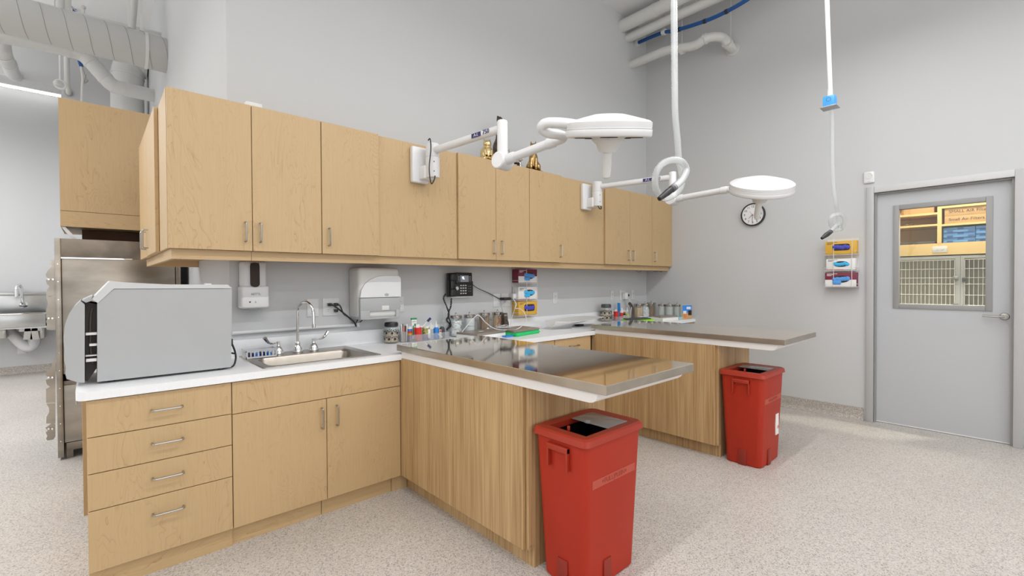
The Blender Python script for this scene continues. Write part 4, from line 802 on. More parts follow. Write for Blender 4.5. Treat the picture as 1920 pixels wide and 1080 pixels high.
sit = [('e', (0, .08, .22), (.22, .26, .22)), ('e', (0, -.02, .40), (.16, .18, .26)), ('e', (0, -.08, .66), (.10, .11, .14)), ('e', (0, -.13, .80), (.125, .13, .115)), ('e', (0, -.25, .77), (.055, .07, .045)),
       ('c', (-.07, -.10, .86), (-.085, -.08, 1.02), .05, .012), ('c', (.07, -.10, .86), (.085, -.08, 1.02), .05, .012),
       ('c', (-.08, -.16, .42), (-.08, -.20, .03), .06, .045), ('c', (.08, -.16, .42), (.08, -.20, .03), .06, .045), ('e', (-.08, -.24, .03), (.055, .085, .035)), ('e', (.08, -.24, .03), (.055, .085, .035)),
       ('e', (-.17, .02, .14), (.09, .2, .14)), ('e', (.17, .02, .14), (.09, .2, .14)), ('t', [(0, .28, .08), (.2, .26, .04), (.26, .05, .03)], .04)]
fatcat = [('e', (0, .02, .36), (.30, .27, .36)), ('e', (0, -.06, .78), (.19, .16, .16)), ('c', (-.11, -.04, .85), (-.14, -.02, 1.02), .06, .012), ('c', (.11, -.04, .85), (.14, -.02, 1.02), .06, .012), ('e', (-.18, -.16, .10), (.12, .18, .10)), ('e', (.18, -.16, .10), (.12, .18, .10)),
          ('c', (-.15, -.2, .48), (-.10, -.28, .22), .07, .06), ('c', (.15, -.2, .48), (.10, -.28, .22), .07, .06), ('t', [(.2, .2, .1), (.33, .1, .2), (.33, -.05, .35)], .045)]
tallcat = [('e', (0, .10, .16), (.11, .13, .16)), ('e', (0, 0, .34), (.085, .10, .18)), ('c', (0, -.02, .45), (0, -.04, .78), .055, .04), ('e', (0, -.06, .84), (.05, .07, .06)), ('c', (-.03, -.04, .87), (-.035, -.03, .98), .022, .006), ('c', (.03, -.04, .87), (.035, -.03, .98), .022, .006), ('c', (-.04, -.08, .3), (-.04, -.1, .02), .03, .024), ('c', (.04, -.08, .3), (.04, -.1, .02), .03, .024)]
walk = [('e', (0, 0, .50), (.42, .17, .18)), ('c', (-.35, 0, .6), (-.5, 0, .85), .10, .09), ('e', (-.56, 0, .88), (.15, .11, .11)), ('e', (-.70, 0, .84), (.08, .06, .06)), ('c', (-.5, -.06, .95), (-.5, -.08, 1.08), .04, .01), ('c', (-.5, .06, .95), (-.5, .08, 1.08), .04, .01),
        ('c', (-.28, -.09, .45), (-.30, -.09, .02), .07, .045), ('c', (-.28, .09, .45), (-.24, .09, .02), .07, .045), ('c', (.30, -.09, .45), (.30, -.09, .02), .085, .045), ('c', (.30, .09, .45), (.34, .09, .02), .085, .045), ('t', [(.4, 0, .58), (.55, 0, .66), (.62, 0, .9), (.52, 0, 1.0)], .035)]
figure('cat_figure', 'polished gold fat cat figure, leftmost on the cabinet top', xat(913, 3.19, 2.5), 3.19, .205, 'gold', .12, 'black', fatcat, .17, .12, .012, rz=-.4)
figure('cat_figure', 'tall slim dark bronze cat figure rising behind the front lamp knee', xat(933, 3.30, 2.5), 3.30, .53, 'darkbronze', .12, 'black', tallcat, .13, .12, .012)
figure('cat_figure', 'silver streaked walking animal figure right of the front lamp knee', xat(966, 3.22, 2.5), 3.22, .17, 'silver', .12, 'black', walk, .22, .10, .008)
t = figure('cat_figure', 'upright bronze sitting cat on a red-brown plinth, rightmost figure', xat(1000, 3.19, 2.5), 3.19, .285, 'bronze', .12, 'wood', sit, .15, .12, .022, rz=-.74)
o = MB().box(.70, .79, 3.12, 3.2, ZUT + .002, ZUT + .04, .006).build('adhesive_mount', 'offwhite'); tag(o, 'small white plastic block on top of the leftmost wall cabinet', 'block')

# ================================================================ COUNTER ITEMS
ZCn = ZC + .0006
def pawjar(label, px, Y, w_, h, lid, fill):
    x = xat(px, Y, ZC); t = thing('treat_jar', label, 'jar', (x, Y, ZCn), 'paw print treat jars'); r = w_ / 2
    b = MB(); b.lathe([(r * .92, 0), (r, .008), (r, h * .68), (r * .86, h * .78), (r * .80, h * .80), (r * .78, h * .80), (r * .83, h * .77), (r * .96, h * .67), (r * .96, .010), (0, .008)], n=28); b.build('glass_body', 'glass', t, local=True)
    MB().lathe([(r * .93, .010), (r * .94, .012), (r * .94, h * fill), (r * .5, h * (fill + .04)), (0, h * (fill + .03))], n=20).build('treats', 'treats', t, local=True)
    MB().lathe([(r * .84, h * .79), (r * .90, h * .81), (r * .90, h * .93), (r * .80, h), (0, h)], n=28).build('lid', lid, t, local=True)
    pw = MB(); rad = r + .001
    def dot(a, z, s_):
        ring = []; ring2 = []
        for k in range(10):
            q = 2 * PI * k / 10; aa = a + math.cos(q) * s_ / rad; zz_ = z + math.sin(q) * s_ * 1.1
            ring.append(pw.bm.verts.new((math.cos(aa) * rad, math.sin(aa) * rad, zz_))); ring2.append(pw.bm.verts.new((math.cos(aa) * (rad - .0008), math.sin(aa) * (rad - .0008), zz_)))
        pw.skin([ring, ring2])
    for j, z in enumerate((h * .22, h * .50)):
        for k in range(8):
            a = k * PI / 4 + j * .4; dot(a, z, h * .055)
            for q in (-.30, -.1, .1, .30): dot(a + q * h * .55 / r * .9, z + h * (.105 if abs(q) < .2 else .07), h * .024)
    pw.build('paw_print', 'black', t, local=True); return t
pawjar('paw-print treat jar with a black lid, left of the clear organiser', 734, 3.33, .118, .163, 'black', .52)
pawjar('paw-print treat jar with a grey-green lid at the far end of the counter', 1136.5, 3.33, .135, .205, 'charcoal', .62)
# organiser
def organiser(label, x0, x1, y0, y1, h):
    t = thing('desk_organiser', label, 'organiser', ((x0 + x1) / 2, (y0 + y1) / 2, ZCn)); b = MB(); w_ = .003; z0 = ZCn
    b.box(x0, x1, y0, y1, z0, z0 + .003); b.box(x0, x1, y0, y0 + w_, z0, z0 + h * .75); b.box(x0, x1, y1 - w_, y1, z0, z0 + h); b.box(x0, x0 + w_, y0, y1, z0, z0 + h * .75); b.box(x1 - w_, x1, y0, y1, z0, z0 + h * .75)
    b.build('tray', 'acrylic', t); return t
xo0, xo1 = xat(762, 3.30), xat(836, 3.30)
organiser('clear acrylic organiser holding bottles beside the apothecary jars', xo0, xo1, 3.25, 3.37, .075)
def item(name, label, cat, mb, m, group='bottles and tubes in the clear organiser'):
    o = mb.build(name, m); return tag(o, label, cat, group)
Zt = ZCn + .0035
def X_(px, Y=3.31): return xat(px, Y, .95)
# cup of pens
xp = X_(757); t = thing('pen_cup', 'clear cup packed with pens and swabs right of the black-lidded jar', 'cup', (xp, 3.31, ZCn)); MB().lathe([(.032, 0), (.034, .085), (.032, .085), (.030, .004), (0, .003)], n=16).build('cup', 'acrylic', t, local=True)
for k in range(9):
    a = k * .7; q = (math.cos(a) * .020, math.sin(a) * .020, .005); o = MB().cyl(q, (q[0] * 1.25, q[1] * 1.25, .118 + .012 * (k % 3)), .0055, 8)
    o.build('pen', ('card', 'salmon', 'charcoal', 'card', 'teal')[k % 5], t, local=True)
x = X_(770); t = thing('small_pot', 'small pot with blue, red and yellow wrapping in the organiser', 'pot', (x, 3.33, Zt)); 
for i, (m_, z0_, z1_) in enumerate((('purple', 0, .045), ('yellow', .046, .062), ('redp', .063, .079), ('blue', .080, .095), ('card', .096, .115))): MB().cyl((0, 0, z0_), (0, 0, z1_), .024, 16).build('band', m_, t, local=True)
x = X_(779); t = thing('ointment_tube', 'tall white tube with green ends standing in the organiser', 'tube', (x, 3.335, Zt)); MB().box(-.023, .023, -.008, .008, .006, .175, .003).build('tube_body', 'card', t, local=True); MB().box(-.024, .024, -.009, .009, .168, .180).build('green_crimp', 'greenc', t, local=True); MB().box(-.024, .024, -.009, .009, .0, .008).build('green_cap', 'greenc', t, local=True)
MB().box(-.018, .012, -.0088, -.008, .150, .154).box(-.014, -.006, -.0088, -.008, .04, .12).box(.0, .014, -.0088, -.008, .115, .135).build('print', 'greenc', t, local=True)
def redcup(px, Y, lab):
    x = xat(px, Y, .95); t = thing('red_pot', lab, 'pot', (x, Y, Zt), 'bright red pots'); MB().lathe([(.026, 0), (.030, .100), (.033, .100), (.033, .106), (.028, .106), (.025, .004), (0, .004)], n=20).build('pot', 'brightred', t, local=True); MB().box(-.02, .012, -.004, .004, .07, .130, .001).build('paper_slip', 'card', t, local=True); return t
redcup(784, 3.285, 'bright red pot in the organiser near the towel dispenser'); redcup(1155, 3.32, 'bright red pot beside the far paw-print jar')
x = X_(797); t = thing('snack_jar', 'short jar of green and yellow sweets with a purple base', 'jar', (x, 3.30, Zt)); MB().cyl((0, 0, 0), (0, 0, .045), .030, 18).build('lower_band', 'purple', t, local=True); MB().cyl((0, 0, .046), (0, 0, .095), .029, 18).build('jar_body', mat('speckled_sweets', (.38, .40, .12), .6, noise=.8, nscale=80), t, local=True); MB().cyl((0, 0, .096), (0, 0, .112), .027, 18).build('lid', 'card', t, local=True); MB().box(.004, .026, -.031, -.024, .012, .085, .001).build('wrapper_label', 'card', t, local=True)
def squeeze(px, Y, body, lab, h=.085, r=.024, cap='card', name='squeeze_bottle', tip=True, group='bottles and tubes in the clear organiser', label_m=None):
    x = xat(px, Y, .95); t = thing(name, lab, 'bottle', (x, Y, Zt), group); MB().lathe([(r * .9, 0), (r, .004), (r, h * .85), (r * .55, h), (0, h)], n=18).build('bottle_body', body, t, local=True)
    if tip: MB().lathe([(r * .6, h), (r * .6, h + .016), (r * .3, h + .02), (r * .1, h + .055), (0, h + .056)], n=14).build('dropper_tip', cap, t, local=True)
    else: MB().lathe([(r * .6, h), (r * .6, h + .02), (0, h + .021)], n=14).build('cap', cap, t, local=True)
    if label_m: MB().lathe([(r * 1.02, h * .2), (r * 1.02, h * .7)], n=18, cap=False).build('wrapper_label', label_m, t, local=True)
    return t
squeeze(808, 3.30, 'acrylic', 'clear squeeze bottle with pointed tip in the organiser')
squeeze(818, 3.30, 'blue', 'blue liquid squeeze bottle with pointed tip', .095, .024); squeeze(829, 3.30, 'charcoal', 'dark grey bottle at the right end of the organiser', .095, .023, 'acrylic', tip=False)
x = X_(822, 3.29); t = thing('paper_label_tag', 'narrow printed colour card between the blue and dark bottles', 'card', (x + .004, 3.268, Zt)); MB().box(-.011, .011, -.001, .001, .0, .075).build('card_sheet', mat('cream_card', (.80, .76, .62), .6), t, local=True); MB().box(-.009, .009, -.0016, -.001, .055, .07).build('print', 'redp', t, local=True)
x = X_(831, 3.40); t = thing('spray_bottle', 'clear empty spray bottle behind the organiser, under the hanging phone cord', 'bottle', (x, 3.385, ZCn)); MB().lathe([(.034, 0), (.036, .01), (.036, .11), (.030, .14), (.012, .165), (.010, .19), (0, .19)], n=20).build('bottle_body', 'acrylic', t, local=True); MB().lathe([(.010, .19), (.012, .20), (.004, .24), (0, .242)], n=12).build('spout', 'acrylic', t, local=True)
a, b = at(783, 622, 'Y', 3.27), at(804, 600, 'Y', 3.25); o = MB().cyl(a, b, .0035, 8).build('thermometer', 'card'); 
t = thing('digital_thermometer', 'slanting white stick with a navy end leaning out of the red pot', 'thermometer', a); o.parent = t
for v in o.data.vertices: v.co -= a
MB().cyl(b - (b - a) * .12, b + (b - a) * .16, .010, 12).build('navy_end', 'navy', t)
# apothecary jars
def apoth(px, Y, label, fill, h=.165, r=.050, group='steel-lidded apothecary jars near the phone', body='glass', fillh=.94, extra=None):
    x = xat(px, Y, ZC); t = thing('apothecary_jar', label, 'jar', (x, Y, ZCn), group); b = MB(); b.lathe([(r * .97, 0), (r, .005), (r, h), (r * .965, h), (r * .965, .008), (0, .008)], n=24); b.build('glass_body', body, t, local=True)
    MB().lathe([(r * 1.03, h - .006), (r * 1.05, h - .004), (r * 1.05, h + .016), (r * 1.0, h + .019), (.008, h + .020), (.006, h + .03), (.008, h + .038), (.005, h + .043), (0, h + .043)], n=24).build('steel_lid', 'caplid', t, local=True)
    rr_ = random.Random(px)
    if fill in ('stick', 'darkstick'):
        b = MB()
        for k in range(46):
            a, q = rr_.uniform(0, 2 * PI), math.sqrt(rr_.uniform(.6, 1)) * r * .90; b.cyl((math.cos(a) * q, math.sin(a) * q, .010), (math.cos(a + .2) * q, math.sin(a + .2) * q, h * rr_.uniform(.82, .94)), .0042, 6)
        b.cyl((0, 0, .010), (0, 0, h * .80), r * .80, 20)
        o = b.build('sticks', fill, t, local=True); o['kind'] = 'stuff'
    elif fill == 'balls':
        b = MB()
        for k in range(60):
            a, q, z = rr_.uniform(0, 2 * PI), math.sqrt(rr_.uniform(.8, 1)) * r * .76, .02 + (h * .86 - .02) * k / 60; b.ell((math.cos(a) * q, math.sin(a) * q, z), (.014, .014, .011), 8, 6)
        b.cyl((0, 0, .009), (0, 0, h * .84), r * .78, 20)
        o = b.build('cotton_balls', 'cotton', t, local=True); o['kind'] = 'stuff'
    elif fill: MB().cyl((0, 0, .009), (0, 0, h * .5), r * .9, 20).cyl((0, 0, h * .5 + .003), (0, 0, h * fillh), r * .92, 20).build('gauze_pads', fill, t, local=True)
    return t
apoth(855, 3.33, 'steel-lidded jar of cotton balls beside the phone cord', 'balls'); apoth(880.5, 3.33, 'steel-lidded jar of white gauze pads', 'cotton')
t3 = apoth(908, 3.34, 'steel-lidded jar of swabs with a small rubber duck sticker', 'darkstick', .172); t4 = apoth(933, 3.34, 'steel-lidded jar of wooden sticks with a curved red mark', 'stick', .172)
p = t3.location; MB().ell((p.x - .004, p.y - .052, p.z + .022), (.030, .005, .014), 12, 8).build('duck_body', 'yellow', t3); MB().ell((p.x - .002, p.y - .054, p.z + .045), (.013, .005, .013), 10, 8).build('duck_head', 'card', t3)
p = t4.location; c_ = Vector((p.x - .042, p.y - .036, p.z + .115)); MB().tube([c_ + Vector((math.sin(a) * .022, -.012 - .005 * math.sin(a), math.cos(a) * .030)) for a in [PI * k / 8 for k in range(9)]], .0028, 6).build('red_mark', 'redp', t4)
# laptops / slabs
def slab(name, label, pts, z0, th, m, cat, group=None, bev=.004):
    c_ = sum((Vector((a, b, 0)) for a, b in pts), Vector()) / len(pts); t = thing(name, label, cat, (c_.x, c_.y, z0), group); b = MB(); b.prism(pts, 'Z', z0, z0 + th)
    if bev: bmesh.ops.bevel(b.bm, geom=[e for e in b.bm.edges], offset=bev, segments=2, affect='EDGES')
    b.build('body', m, t); return t
L1 = [(2.34, 3.00), (2.70, 3.05), (2.67, 3.30), (2.31, 3.25)]
slab('paper_stack', 'stack of papers under the taupe laptop', L1, ZCn, .030, 'paper', 'papers', bev=.002)
t = slab('laptop', 'closed taupe laptop on papers at the back edge of the front exam table', L1, ZCn + .0305, .018, 'laptop', 'laptop'); c_ = t.location; MB().lathe([(.022, 0), (.022, .0006)], (c_.x, c_.y, ZCn + .0487), n=20, sx=1.2).build('lid_emblem', 'card', t)
L2 = [(2.71, 2.92), (3.09, 3.0), (3.08, 3.22), (2.71, 3.15)]
slab('tablet_case', 'bright green padded case under the dark laptop', L2, ZCn, .028, 'green', 'case', bev=.009)
L3 = [(2.72, 2.965), (3.10, 3.02), (3.12, 3.30), (2.78, 3.27)]
t = slab('laptop', 'dark closed laptop resting on the bright green case', L3, ZCn + .0285, .018, 'laptop', 'laptop'); MB().box(2.98, 3.03, 3.045, 3.06, ZCn + .0467, ZCn + .0475).build('lid_emblem', 'card', t)
o = MB().box(2.62, 2.70, 2.95, 3.01, ZCn, ZCn + .012, .002).build('folded_card', 'blue'); tag(o, 'small blue card peeking out left of the green case', 'card')
o = MB().prism([(1.95, 3.05), (2.28, 3.12), (2.24, 3.22), (1.92, 3.14)], 'Z', ZCn, ZCn + .003).build('paper_sheet', 'paper'); tag(o, 'loose white papers in front of the organiser', 'paper')
o = MB().prism([(2.1, 3.02), (2.31, 3.06), (2.29, 3.16), (2.1, 3.12)], 'Z', ZCn + .0035, ZCn + .006).build('paper_sheet', 'paper'); tag(o, 'printed leaflet lying on the papers left of the taupe laptop', 'paper'); MB().box(2.19, 2.23, 3.07, 3.10, ZCn + .0062, ZCn + .0068).build('red_print', 'redp', None).parent = o
cord('white stylus lying below the blue bottle', [at(822, 627, 'Y', 3.24), at(829, 632, 'Y', 3.20)], .004, 'enamel', 2, 'stylus')
# clipper
t = thing('hair_clipper', 'grey-brown hair clipper standing in its charging dock', 'clipper', (xat(947, 3.25, ZC), 3.25, ZCn))
MB().lathe([(.045, 0), (.048, .006), (.036, .022), (.0, .024)], n=20).build('charging_dock', 'black', t, local=True)
b = MB(); b.prism([(-.018, .02), (.022, .02), (.020, .10), (.014, .17), (.010, .185), (-.024, .185), (-.028, .16), (-.024, .09)], 'Y', -.02, .02); b.build('clipper_body', 'gunmetal', t, local=True, ang=50)
MB().box(-.026, .012, -.022, .022, .155, .172, .003).build('blade_head', 'nickel', t, local=True); MB().lathe([(.006, 0), (.005, .002)], (.0, -.02, .115), (0, -1, 0), 12).build('switch', 'black', t, local=True)
b = MB().tube([(.025 + .016 * math.sin(a), .0, .07 + .045 * math.cos(a)) for a in [2 * PI * k / 20 for k in range(21)]], .005, 8).build('dock_loop', 'black', t, local=True)
cord('thin grey cord from the black adapter down to the clipper', [Wp(943, 568, 3.38), Wp(940, 575, 3.36), Wp(945, 590, 3.36)], .003, 'grey')
o = MB().box(xat(944, 3.38, 1.24), xat(958, 3.38, 1.24), 3.37, 3.441, 1.212, 1.238, .008).build('power_adapter', 'black'); tag(o, 'black horizontal power adapter plugged in left of the glove rack', 'adapter')
o = MB().box(xat(960, 3.40, 1.25), xat(965.5, 3.40, 1.25), 3.38, 3.443, 1.225, 1.275, .004).build('power_adapter', 'enamel'); tag(o, 'white cube charger plugged in beside the glove rack', 'adapter')
cord('white cable looping from the white charger down over the dark laptop', [Wp(962, 560, 3.37), Wp(968, 570, 3.34), Wp(966, 578, 3.33), Wp(975, 579, 3.30), Wp(984, 588, 3.26), Wp(986, 600, 3.2), PF(975, 614, 4.2), PF(960, 618.5, 4.17), PF(930, 617, 4.1), PF(912, 606, 4.05), PF(900, 593, 4.02), PF(893, 592, 4.01), PF(880, 606, 4.0), PF(864, 625, 3.97)], .0042, 'enamel', 8, 'charging_cable')
cord('thin white cable dropping from the charger to the tangle on the laptop', [Wp(964, 562, 3.38), Wp(966, 575, 3.36), Wp(960, 595, 3.35), Wp(957, 610, 3.30)], .0025, 'enamel', 8, 'charging_cable')
rr_ = random.Random(5); pts = [PF(930 + rr_.uniform(0, 26), 612 + rr_.uniform(-3, 3), 4.2 + rr_.uniform(0, .12)) for k in range(22)]; cord('tangle of thin white cables on the dark laptop', pts, .0026, 'enamel', 5, 'cable_tangle')
# scale
t = thing('baby_scale', 'white scale with a wide curved pan on the worktop between the tables', 'scale', (3.72, 3.15, ZCn))
bs = [(at(1024, 612, 'Z', ZC).x, at(1024, 612, 'Z', ZC).y)]
MB().prism([(3.55, 3.02), (3.80, 2.90), (4.06, 3.10), (3.84, 3.24)], 'Z', ZCn, ZCn + .014).build('base_plate', 'lightgrey', t)
MB().box(3.72, 3.80, 3.06, 3.12, ZCn + .014, ZCn + .03).build('support', 'dark', t)
b = MB(); n_ = 28; R1 = []
def pan(u, v):
    x = 3.36 + .80 * u; y = 3.13 + (v - .5) * .34 * math.sin(PI * min(1, max(0.02, .04 + u * .92))) ** .45
    z = ZCn + .018 + .030 + .022 * math.cos(u * PI * 1.15 - .3) * -1 + .065 * (1 - u) * (2 * v - 1) ** 2 * .9 + .02 * u
    return Vector((x, y, z))
G = [[pan(i / n_, j / 10) for j in range(11)] for i in range(n_ + 1)]
A_ = [[b.bm.verts.new(p) for p in r] for r in G]; B_ = [[b.bm.verts.new(p - Vector((0, 0, .006))) for p in r] for r in G]
for i in range(n_):
    for j in range(10): b.bm.faces.new((A_[i][j], A_[i + 1][j], A_[i + 1][j + 1], A_[i][j + 1])); b.bm.faces.new((B_[i][j], B_[i][j + 1], B_[i + 1][j + 1], B_[i + 1][j]))
for i in range(n_): b.bm.faces.new((A_[i][0], B_[i][0], B_[i + 1][0], A_[i + 1][0])); b.bm.faces.new((A_[i][10], A_[i + 1][10], B_[i + 1][10], B_[i][10]))
for j in range(10): b.bm.faces.new((A_[0][j], A_[0][j + 1], B_[0][j + 1], B_[0][j])); b.bm.faces.new((A_[n_][j], B_[n_][j], B_[n_][j + 1], A_[n_][j + 1]))
b.build('curved_pan', 'offwhite', t, ang=60)
# far corner
G2 = 'bottles at the far end of the counter'
organiser('small clear organiser at the far end holding the red pot and bottles', xat(1149, 3.30), xat(1172, 3.30), 3.25, 3.37, .07)
x = xat(1161.5, 3.37, 1); t = thing('blue_paddle', 'flat blue tool standing behind the far red pot', 'tool', (x, 3.375, Zt)); MB().prism([(-.02, 0), (.022, 0), (.018, .20), (-.026, .205), (-.03, .19)], 'Y', -.005, .005).build('blade', mat('azure_plastic', (.01, .22, .60), .4), t, local=True)
squeeze(1165.5, 3.29, 'card', 'white tube with red lettering beside the far red pot', .125, .020, 'card', 'white_tube', False, G2, 'redp')
squeeze(1171, 3.34, 'brown', 'short brown medicine bottle at the far end', .07, .022, 'orange', 'medicine_bottle', False, G2, 'card')
squeeze(1176, 3.31, 'acrylic', 'clear dropper bottle with a yellow-green label at the far end', .095, .026, 'card', 'dropper_bottle', True, G2, mat('yellowgreen_label', (.5, .55, .15), .5))
x = xat(1184, 3.36, 1); t = thing('hair_clipper', 'dark curved clipper leaning at the far end of the counter', 'clipper', (x, 3.36, ZCn)); MB().tube(curve_pts([(.03, 0, .004), (.035, 0, .06), (.015, 0, .13), (-.03, 0, .185), (-.045, 0, .19)], 5), .02, 10).build('clipper_body', 'gunmetal', t, local=True)
G3 = 'steel-lidded jars in the far corner'
apoth(1197, 3.34, 'far corner jar of broad wooden sticks, next to the dark clipper', 'stick', .165, .055, G3); apoth(1209.5, 3.30, 'far corner jar of cotton balls with red print', 'balls', .165, .055, G3); apoth(1221, 3.27, 'far corner jar of thin swabs with a red ring mark', 'darkstick', .175, .055, G3)
for px, y_, lb in ((1241, 3.10, 'empty ribbed glass jar left of the three by the clock wall'), (1255, 3.0, 'middle one of the three empty ribbed jars by the clock wall'), (1270, 2.92, 'empty ribbed jar next to the blue treat carton')): apoth(px, y_, lb, None, .160, .044, 'empty ribbed jars', 'emptyjar')
x = xat(1288, 2.80, 1)
t = thing('treat_carton', 'blue and tan printed carton standing by the clock wall', 'carton', (x, 2.80, ZCn))
fr = [(-.075, .02), (.03, -.045), (.062, .0), (-.043, .065)]
MB().prism(fr, 'Z', 0, .175).build('carton', 'card', t, local=True); 
def face_patch(u0, u1, z0_, z1_, m_, nm, side=0, push=.0012):
    a_, b_2 = (Vector((*fr[0], 0)), Vector((*fr[1], 0))) if side == 0 else (Vector((*fr[1], 0)), Vector((*fr[2], 0))); d = b_2 - a_; n2 = Vector((d.y, -d.x, 0)).normalized(); b = MB()
    P0, P1 = a_ + d * u0 + n2 * push, a_ + d * u1 + n2 * push; q = [P0 + Vector((0, 0, z0_)), P1 + Vector((0, 0, z0_)), P1 + Vector((0, 0, z1_)), P0 + Vector((0, 0, z1_))]
    b.skin([[b.bm.verts.new(v) for v in q], [b.bm.verts.new(v - n2 * .0009) for v in q]]); b.build(nm, m_, t, local=True)
face_patch(0, 1, .08, .175, 'blue', 'blue_panel'); face_patch(0, 1, 0, .08, 'kraft', 'tan_panel'); face_patch(.45, .9, .125, .155, 'card', 'title_block', push=.002); face_patch(.08, .42, .07, .105, 'card', 'round_picture', push=.002); face_patch(.1, .42, .02, .06, 'orange', 'orange_picture', push=.002); face_patch(.62, 1, .05, .11, 'brown', 'brown_picture', push=.002)
for k in range(6): face_patch(.15 + .3 * (k % 2), .5 + .3 * (k % 2), .02 + k * .025, .033 + k * .025, ('redp', 'charcoal', 'blue')[k % 3], 'small_print', 1)
# papers, lime case, slabs (far end)
def slabpx(name, label, corners, z0, th, m, cat, bev=.003):
    pts = [(at(px, py, 'Z', z0).x, at(px, py, 'Z', z0).y) for px, py in corners]; return slab(name, label, pts, z0, th, m, cat, bev=bev)
slab('tablet_case', 'lime green case under a dark tablet at the far end', [(4.42, 2.93), (4.86, 2.87), (4.98, 3.05), (4.60, 3.14)], ZCn, .032, 'lime', 'case', bev=.006)
slab('tablet', 'dark tablet lying on the lime green case', [(4.47, 2.96), (4.86, 2.91), (4.96, 3.07), (4.62, 3.13)], ZCn + .0325, .010, 'charcoal', 'tablet', bev=.003)
o = MB().box(4.86, 4.99, 3.06, 3.09, ZCn + .0428, ZCn + .050, .002).build('white_card', 'paper'); tag(o, 'small white card on the dark tablet', 'card')
slab('paper_stack', 'stack of white printed booklets near the far jars', [(5.0, 2.84), (5.3, 2.80), (5.42, 3.02), (5.1, 3.1)], ZCn, .034, 'paper', 'papers', bev=.002)
slab('teal_folder', 'pale teal folder right of the booklets near the far jars', [(5.31, 2.80), (5.46, 2.82), (5.5, 2.98), (5.42, 3.01)], ZCn, .030, mat('teal_folder', (.42, .66, .68), .6), 'folder', bev=.002)
slab('grey_binder', 'grey binder lying on the booklets at the far end', [(5.05, 2.90), (5.38, 2.86), (5.44, 2.99), (5.14, 3.06)], ZCn + .0345, .014, 'laptop', 'binder', bev=.002)
cord('black pen at the far counter edge beside the rear table corner', [(4.40, 2.86, ZCn + .006), (4.47, 2.88, ZCn + .006)], .006, 'black', 2, 'pen')
o = MB().box(5.05, 5.11, yw - .06, yw - .0095, 1.16, 1.245, .004).build('power_adapter', 'enamel'); tag(o, 'white square charger near the room corner', 'adapter')
o = MB().box(5.115, 5.15, yw - .055, yw - .0095, 1.195, 1.225, .006).build('plug', 'black'); tag(o, 'small black plug right of the white square charger', 'plug')
cord('white cable hanging from the far charger to the counter', [(5.10, 3.38, 1.17), (5.14, 3.36, 1.10), (5.08, 3.33, 1.0), (4.95, 3.26, .955), (4.80, 3.2, .935), (4.70, 3.12, .93)], .004, 'enamel', 8, 'charging_cable')
# hanging wires below the valance
cord('dark wire sagging below the valance near the corner', [(4.85, 3.16, 1.545), (4.98, 3.15, 1.505), (5.1, 3.16, 1.545)], .003, 'charcoal', 6, 'loose_wire')
cord('second dark wire sagging below the valance at the corner', [(5.25, 3.16, 1.545), (5.35, 3.15, 1.517), (5.45, 3.15, 1.523), (5.52, 3.16, 1.514), (5.58, 3.17, 1.545)], .003, 'charcoal', 6, 'loose_wire')

# ================================================================ PIPES UPPER RIGHT
def pipe(name, label, pts, r, m='pipe', n=18, k=0, cat='pipe'):
    t = thing(name, label, cat, Vector(pts[0])); MB().tube(curve_pts(pts, k) if k else pts, r, n).build('pipe', m, t, ang=60); return t
pA = at(1165, 50, 'Y', YW); pB = at(1178, 60, 'Y', YW)
t = pipe('ceiling_pipe', 'thick white pipe running from the back wall, uppermost by the ceiling', [(pA.x, YW - .001, pA.z), (pA.x, -4.5, pA.z)], .075); MB().lathe([(.078, 0), (.078, .06)], (pA.x, 3.0, pA.z), (0, -1, 0), 20).build('pipe_coupling', 'pipe', t)
q = at(1181, 57, 'Y', YW); t = pipe('ceiling_pipe', 'white pipe just below the thick one by the ceiling', [(pA.x + .14, YW - .001, pA.z - .10), (pA.x + .14, -4.5, pA.z - .10)], .058)
C0 = at(1186, 124, 'Y', YW); C2 = at(1374, 93, 'X', XD)
zc_ = C2.z; yk_ = C2.y
C1 = Vector((C0.x, yk_ + .1, C0.z))
t = pipe('drain_pipe', 'white bent pipe between back wall and door wall below the blue cables', [Vector((C0.x - .04, YW - .001, C0.z)), Vector((C0.x - .04, YW - .5, C0.z)), at(1300, 86, 'X', C0.x - .0), at(1322, 73, 'X', C0.x + .02), at(1340, 69, 'X', C0.x + .10), at(1356, 72, 'X', C0.x + .18), at(1366, 84, 'X', 5.52), C2 + Vector((-.001, 0, 0))], .052, k=6)
for q_ in (at(1279, 92, 'X', C0.x),): MB().lathe([(.060, -.02), (.060, .02)], q_, (0, 1, 0), 20).build('clamp', 'offwhite', t); 
for a_, dr_ in ((at(1322, 73, 'X', C0.x + .02), (0, 1, .2)), (at(1364, 82, 'X', 5.50), (1, 0, -.4))): MB().lathe([(.060, -.02), (.060, .02)], a_, dr_, 20).build('joint_ring', 'pipe', t)
MB().lathe([(.075, 0), (.075, .01)], C2, (-1, 0, 0), 20).build('escutcheon', 'offwhite', t)
for q_ in (at(1279, 80, 'X', C0.x), at(1370, 74, 'X', 5.58)): MB().cyl((q_.x, q_.y, q_.z - .02), (q_.x, q_.y, HC), .005, 6).build('hanger_rod', 'pipe', t)
bl = [at(1192, 82, 'Y', YW), at(1240, 62, 'X', 5.28), at(1262, 58, 'X', 5.24), at(1300, 47, 'X', 5.2), at(1345, 30, 'X', 5.2), at(1400, 0, 'X', 5.2), at(1470, -50, 'X', 5.2)]
t = thing('cable_bundle', 'bundle of bright blue data cables strung from the back wall', 'cables', bl[0])
for k in range(6):
    a_ = k * PI / 3; off = Vector((math.cos(a_) * .013, 0, math.sin(a_) * .013)); MB().tube(curve_pts([p_ + off for p_ in bl], 6), .0085, 8).build('cable', 'cable', t)
cp = curve_pts(bl, 6)
